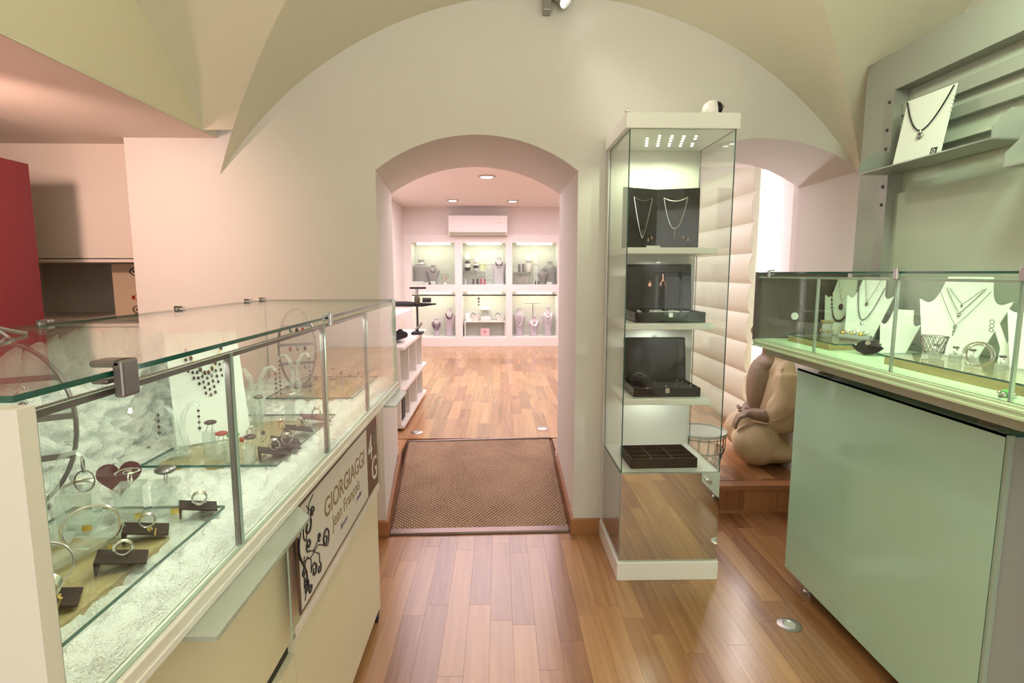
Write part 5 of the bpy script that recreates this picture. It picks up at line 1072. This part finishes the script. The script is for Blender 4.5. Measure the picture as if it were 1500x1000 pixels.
# shelves 2 and 3: open black jewel boxes
def jewelbox(x, y, z, w_, d, h, lid, rz, label, tilt):
    t = thing('jewel_box', label, 'jewel box', (x, y, z), rz, 'open black jewel boxes')
    q = B().box(-w_ / 2, w_ / 2, -d / 2, d / 2, 0, 0.006)
    for (a, c, e, f_) in ((-w_ / 2, w_ / 2, -d / 2, -d / 2 + 0.006), (-w_ / 2, w_ / 2, d / 2 - 0.006, d / 2), (-w_ / 2, -w_ / 2 + 0.006, -d / 2, d / 2), (w_ / 2 - 0.006, w_ / 2, -d / 2, d / 2)): q.box(a, c, e, f_, 0, h)
    q.build('tray', M_blackg, t, bevel=0.0015); B().box(-w_ / 2 + 0.006, w_ / 2 - 0.006, -d / 2 + 0.006, d / 2 - 0.006, 0.006, h - 0.012).build('velvet', M_black, t)
    l = B().box(-w_ / 2, w_ / 2, 0, 0.022, 0, lid, m=TR(0, d / 2 - 0.012, h) @ RX(-tilt)).build('lid', M_blackg, t, bevel=0.008)
    B().box(-w_ / 2 + 0.015, w_ / 2 - 0.015, -0.001, 0.001, 0.012, lid - 0.015, m=TR(0, d / 2 - 0.012, h) @ RX(-tilt)).build('lid_lining', M_blackg, t)
    B().box(-0.010, 0.010, -d / 2 - 0.004, -d / 2, h - 0.022, h - 0.002).build('clasp', M_silver, t, bevel=0.002); B().box(-0.010, 0.010, 0.004, 0.018, lid, lid + 0.010, m=TR(0, d / 2 - 0.012, h) @ RX(-tilt)).build('lid_clasp', M_silver, t)
    return t
JX, JY = 0.755, 2.47
jewelbox(JX, JY, 1.135, 0.31, 0.19, 0.045, 0.215, 0.0, 'open black jewel box with coral pendants on the second showcase shelf', 0.10)
jewelbox(JX - 0.005, JY, 0.803, 0.30, 0.20, 0.040, 0.205, 0.0, 'open black jewel box with gold rings on the third showcase shelf', 0.16)
lidm = TR(JX, JY + 0.083, 1.135 + 0.045) @ RX(-0.10)
t = thing('coral_pendant', 'branching coral pendant on the lid of the upper jewel box', 'pendant', lidm @ Vector((0.015, -0.006, 0.12)))
for seg in (((0, 0, 0.045), (0, 0, 0.02)), ((0, 0, 0.02), (-0.016, 0, -0.008)), ((0, 0, 0.02), (0.018, 0, -0.012)), ((-0.008, 0, 0.006), (-0.004, 0, -0.012))): B().cyl(*seg, 0.003, 0.002, 6).build('branch', M_rose, t, smooth=True)
t = thing('rose_pendant', 'rose gold drop pendant on the lid of the upper jewel box', 'pendant', lidm @ Vector((-0.045, -0.006, 0.115))); B().ball((0, 0, 0), 0.011, 10, 8, (0.9, 0.5, 1.4)).build('drop', M_rose, t, smooth=True); B().torus((0, 0, 0.018), 0.004, 0.001, 'y', n=12, k=4).build('bail', M_rose, t)
for i, (dx, dy, w_, l) in enumerate(((-0.02, 0.05, 0.07, 'longest pale shell comb lying in the upper jewel box'), (0.0, -0.03, 0.065, 'pale bar brooch lying at the front of the upper jewel box'), (0.085, -0.04, 0.04, 'short pale brooch at the front right of the upper jewel box'), (-0.10, 0.06, 0.02, 'tiny pale brooch at the back left of the upper jewel box'))):
    t = thing('pearl_brooch', l, 'brooch', (JX + dx, JY + dy, 1.135 + 0.034), 0, 'pale brooches in the upper jewel box'); B().box(-w_ / 2, w_ / 2, -0.005, 0.005, 0, 0.006).build('bar', M_dispw, t, bevel=0.002)
    for k in range(int(w_ / 0.012)): B().ball((-w_ / 2 + 0.006 + 0.012 * k, 0, 0.008), 0.005, 7, 5).build('pearl', M_dispw, t, smooth=True)
t = thing('shell_brooch', 'round shell brooch at the right of the upper jewel box', 'brooch', (JX + 0.065, JY + 0.02, 1.135 + 0.034)); B().lathe([(0.014, 0), (0.016, 0.004), (0.008, 0.009)], 14).build('disc', M_dispw, t, smooth=True); B().box(-0.03, -0.005, 0.02, 0.03, 0, 0.01).build('label', M_dispw, t)
# bracelets and rings in the lower jewel box
for i, (dx, dy, R_, l) in enumerate(((-0.095, 0.05, 0.03, 'rose gold bangle arched over a black roll in the lower jewel box'), (-0.075, -0.055, 0.024, 'rose gold bangle lying at the front of the lower jewel box'))):
    t = thing('bangle', l, 'bangle', (JX + dx, JY + dy, 0.803 + 0.028), 0, 'rose gold bangles')
    if i == 0: B().torus((0, 0, 0.022), R_, 0.0022, 'y', n=26, k=6, a0=-0.3, a1=PI + 0.3).build('hoop', M_rose, t, smooth=True)
    else: B().torus((0, 0, 0.003), R_, 0.0022, 'z', n=26, k=6, sq=0.6).build('hoop', M_rose, t, smooth=True)
tag(B().cyl((-0.035, 0.05, 0.024), (0.02, -0.05, 0.024), 0.022, n=14).cyl((-0.037, 0.053, 0.024), (-0.035, 0.05, 0.024), 0.019, 0.022, n=14).build('velvet_roll', M_black, smooth=True), 'black velvet roll lying in the lower jewel box', 'roll', None, (JX - 0.085, JY + 0.005, 0.803 + 0.028))
for i in range(9):
    dx, dy = (-0.045, -0.03, -0.04, -0.02, 0.0, 0.045, 0.09, 0.11, 0.12)[i], (0.06, 0.05, 0.02, 0.03, -0.06, -0.055, 0.06, 0.04, -0.045)[i]
    t = thing('finger_ring', ('small rose gold' if i < 5 else 'small silver') + ' ring slotted in the velvet of the lower jewel box', 'ring', (JX + dx, JY + dy, 0.803 + 0.027), 0.5 * i, 'rose gold rings in the lower jewel box' if i < 5 else 'silver rings in the lower jewel box'); B().torus((0, 0, 0.006), 0.007, 0.0013, 'y', n=16, k=5).build('band', M_rose if i < 5 else M_silver, t, smooth=True); B().ball((0, 0, 0.014), 0.0032, 6, 5).build('stone', M_silver, t)
# tray on the bottom shelf
t = thing('ring_tray', 'flat black compartment tray on the bottom showcase shelf', 'tray', (0.73, 2.42, 0.49), 0.03)
q = B().box(-0.15, 0.15, -0.10, 0.10, 0, 0.006)
for (a, c, e, f_) in ((-0.15, 0.15, -0.10, -0.092), (-0.15, 0.15, 0.092, 0.10), (-0.15, -0.142, -0.1, 0.1), (0.142, 0.15, -0.1, 0.1)): q.box(a, c, e, f_, 0, 0.045)
q.build('rim', M_brownb, t, bevel=0.002); B().box(-0.142, 0.142, -0.092, 0.092, 0.006, 0.014).build('velvet', M_black, t)
for x in (-0.047, 0.047): B().box(x - 0.0025, x + 0.0025, -0.092, 0.092, 0.014, 0.038).build('divider', M_brownb, t)
for y in (-0.031, 0.031): B().box(-0.142, 0.142, y - 0.0025, y + 0.0025, 0.014, 0.037).build('divider', M_brownb, t)
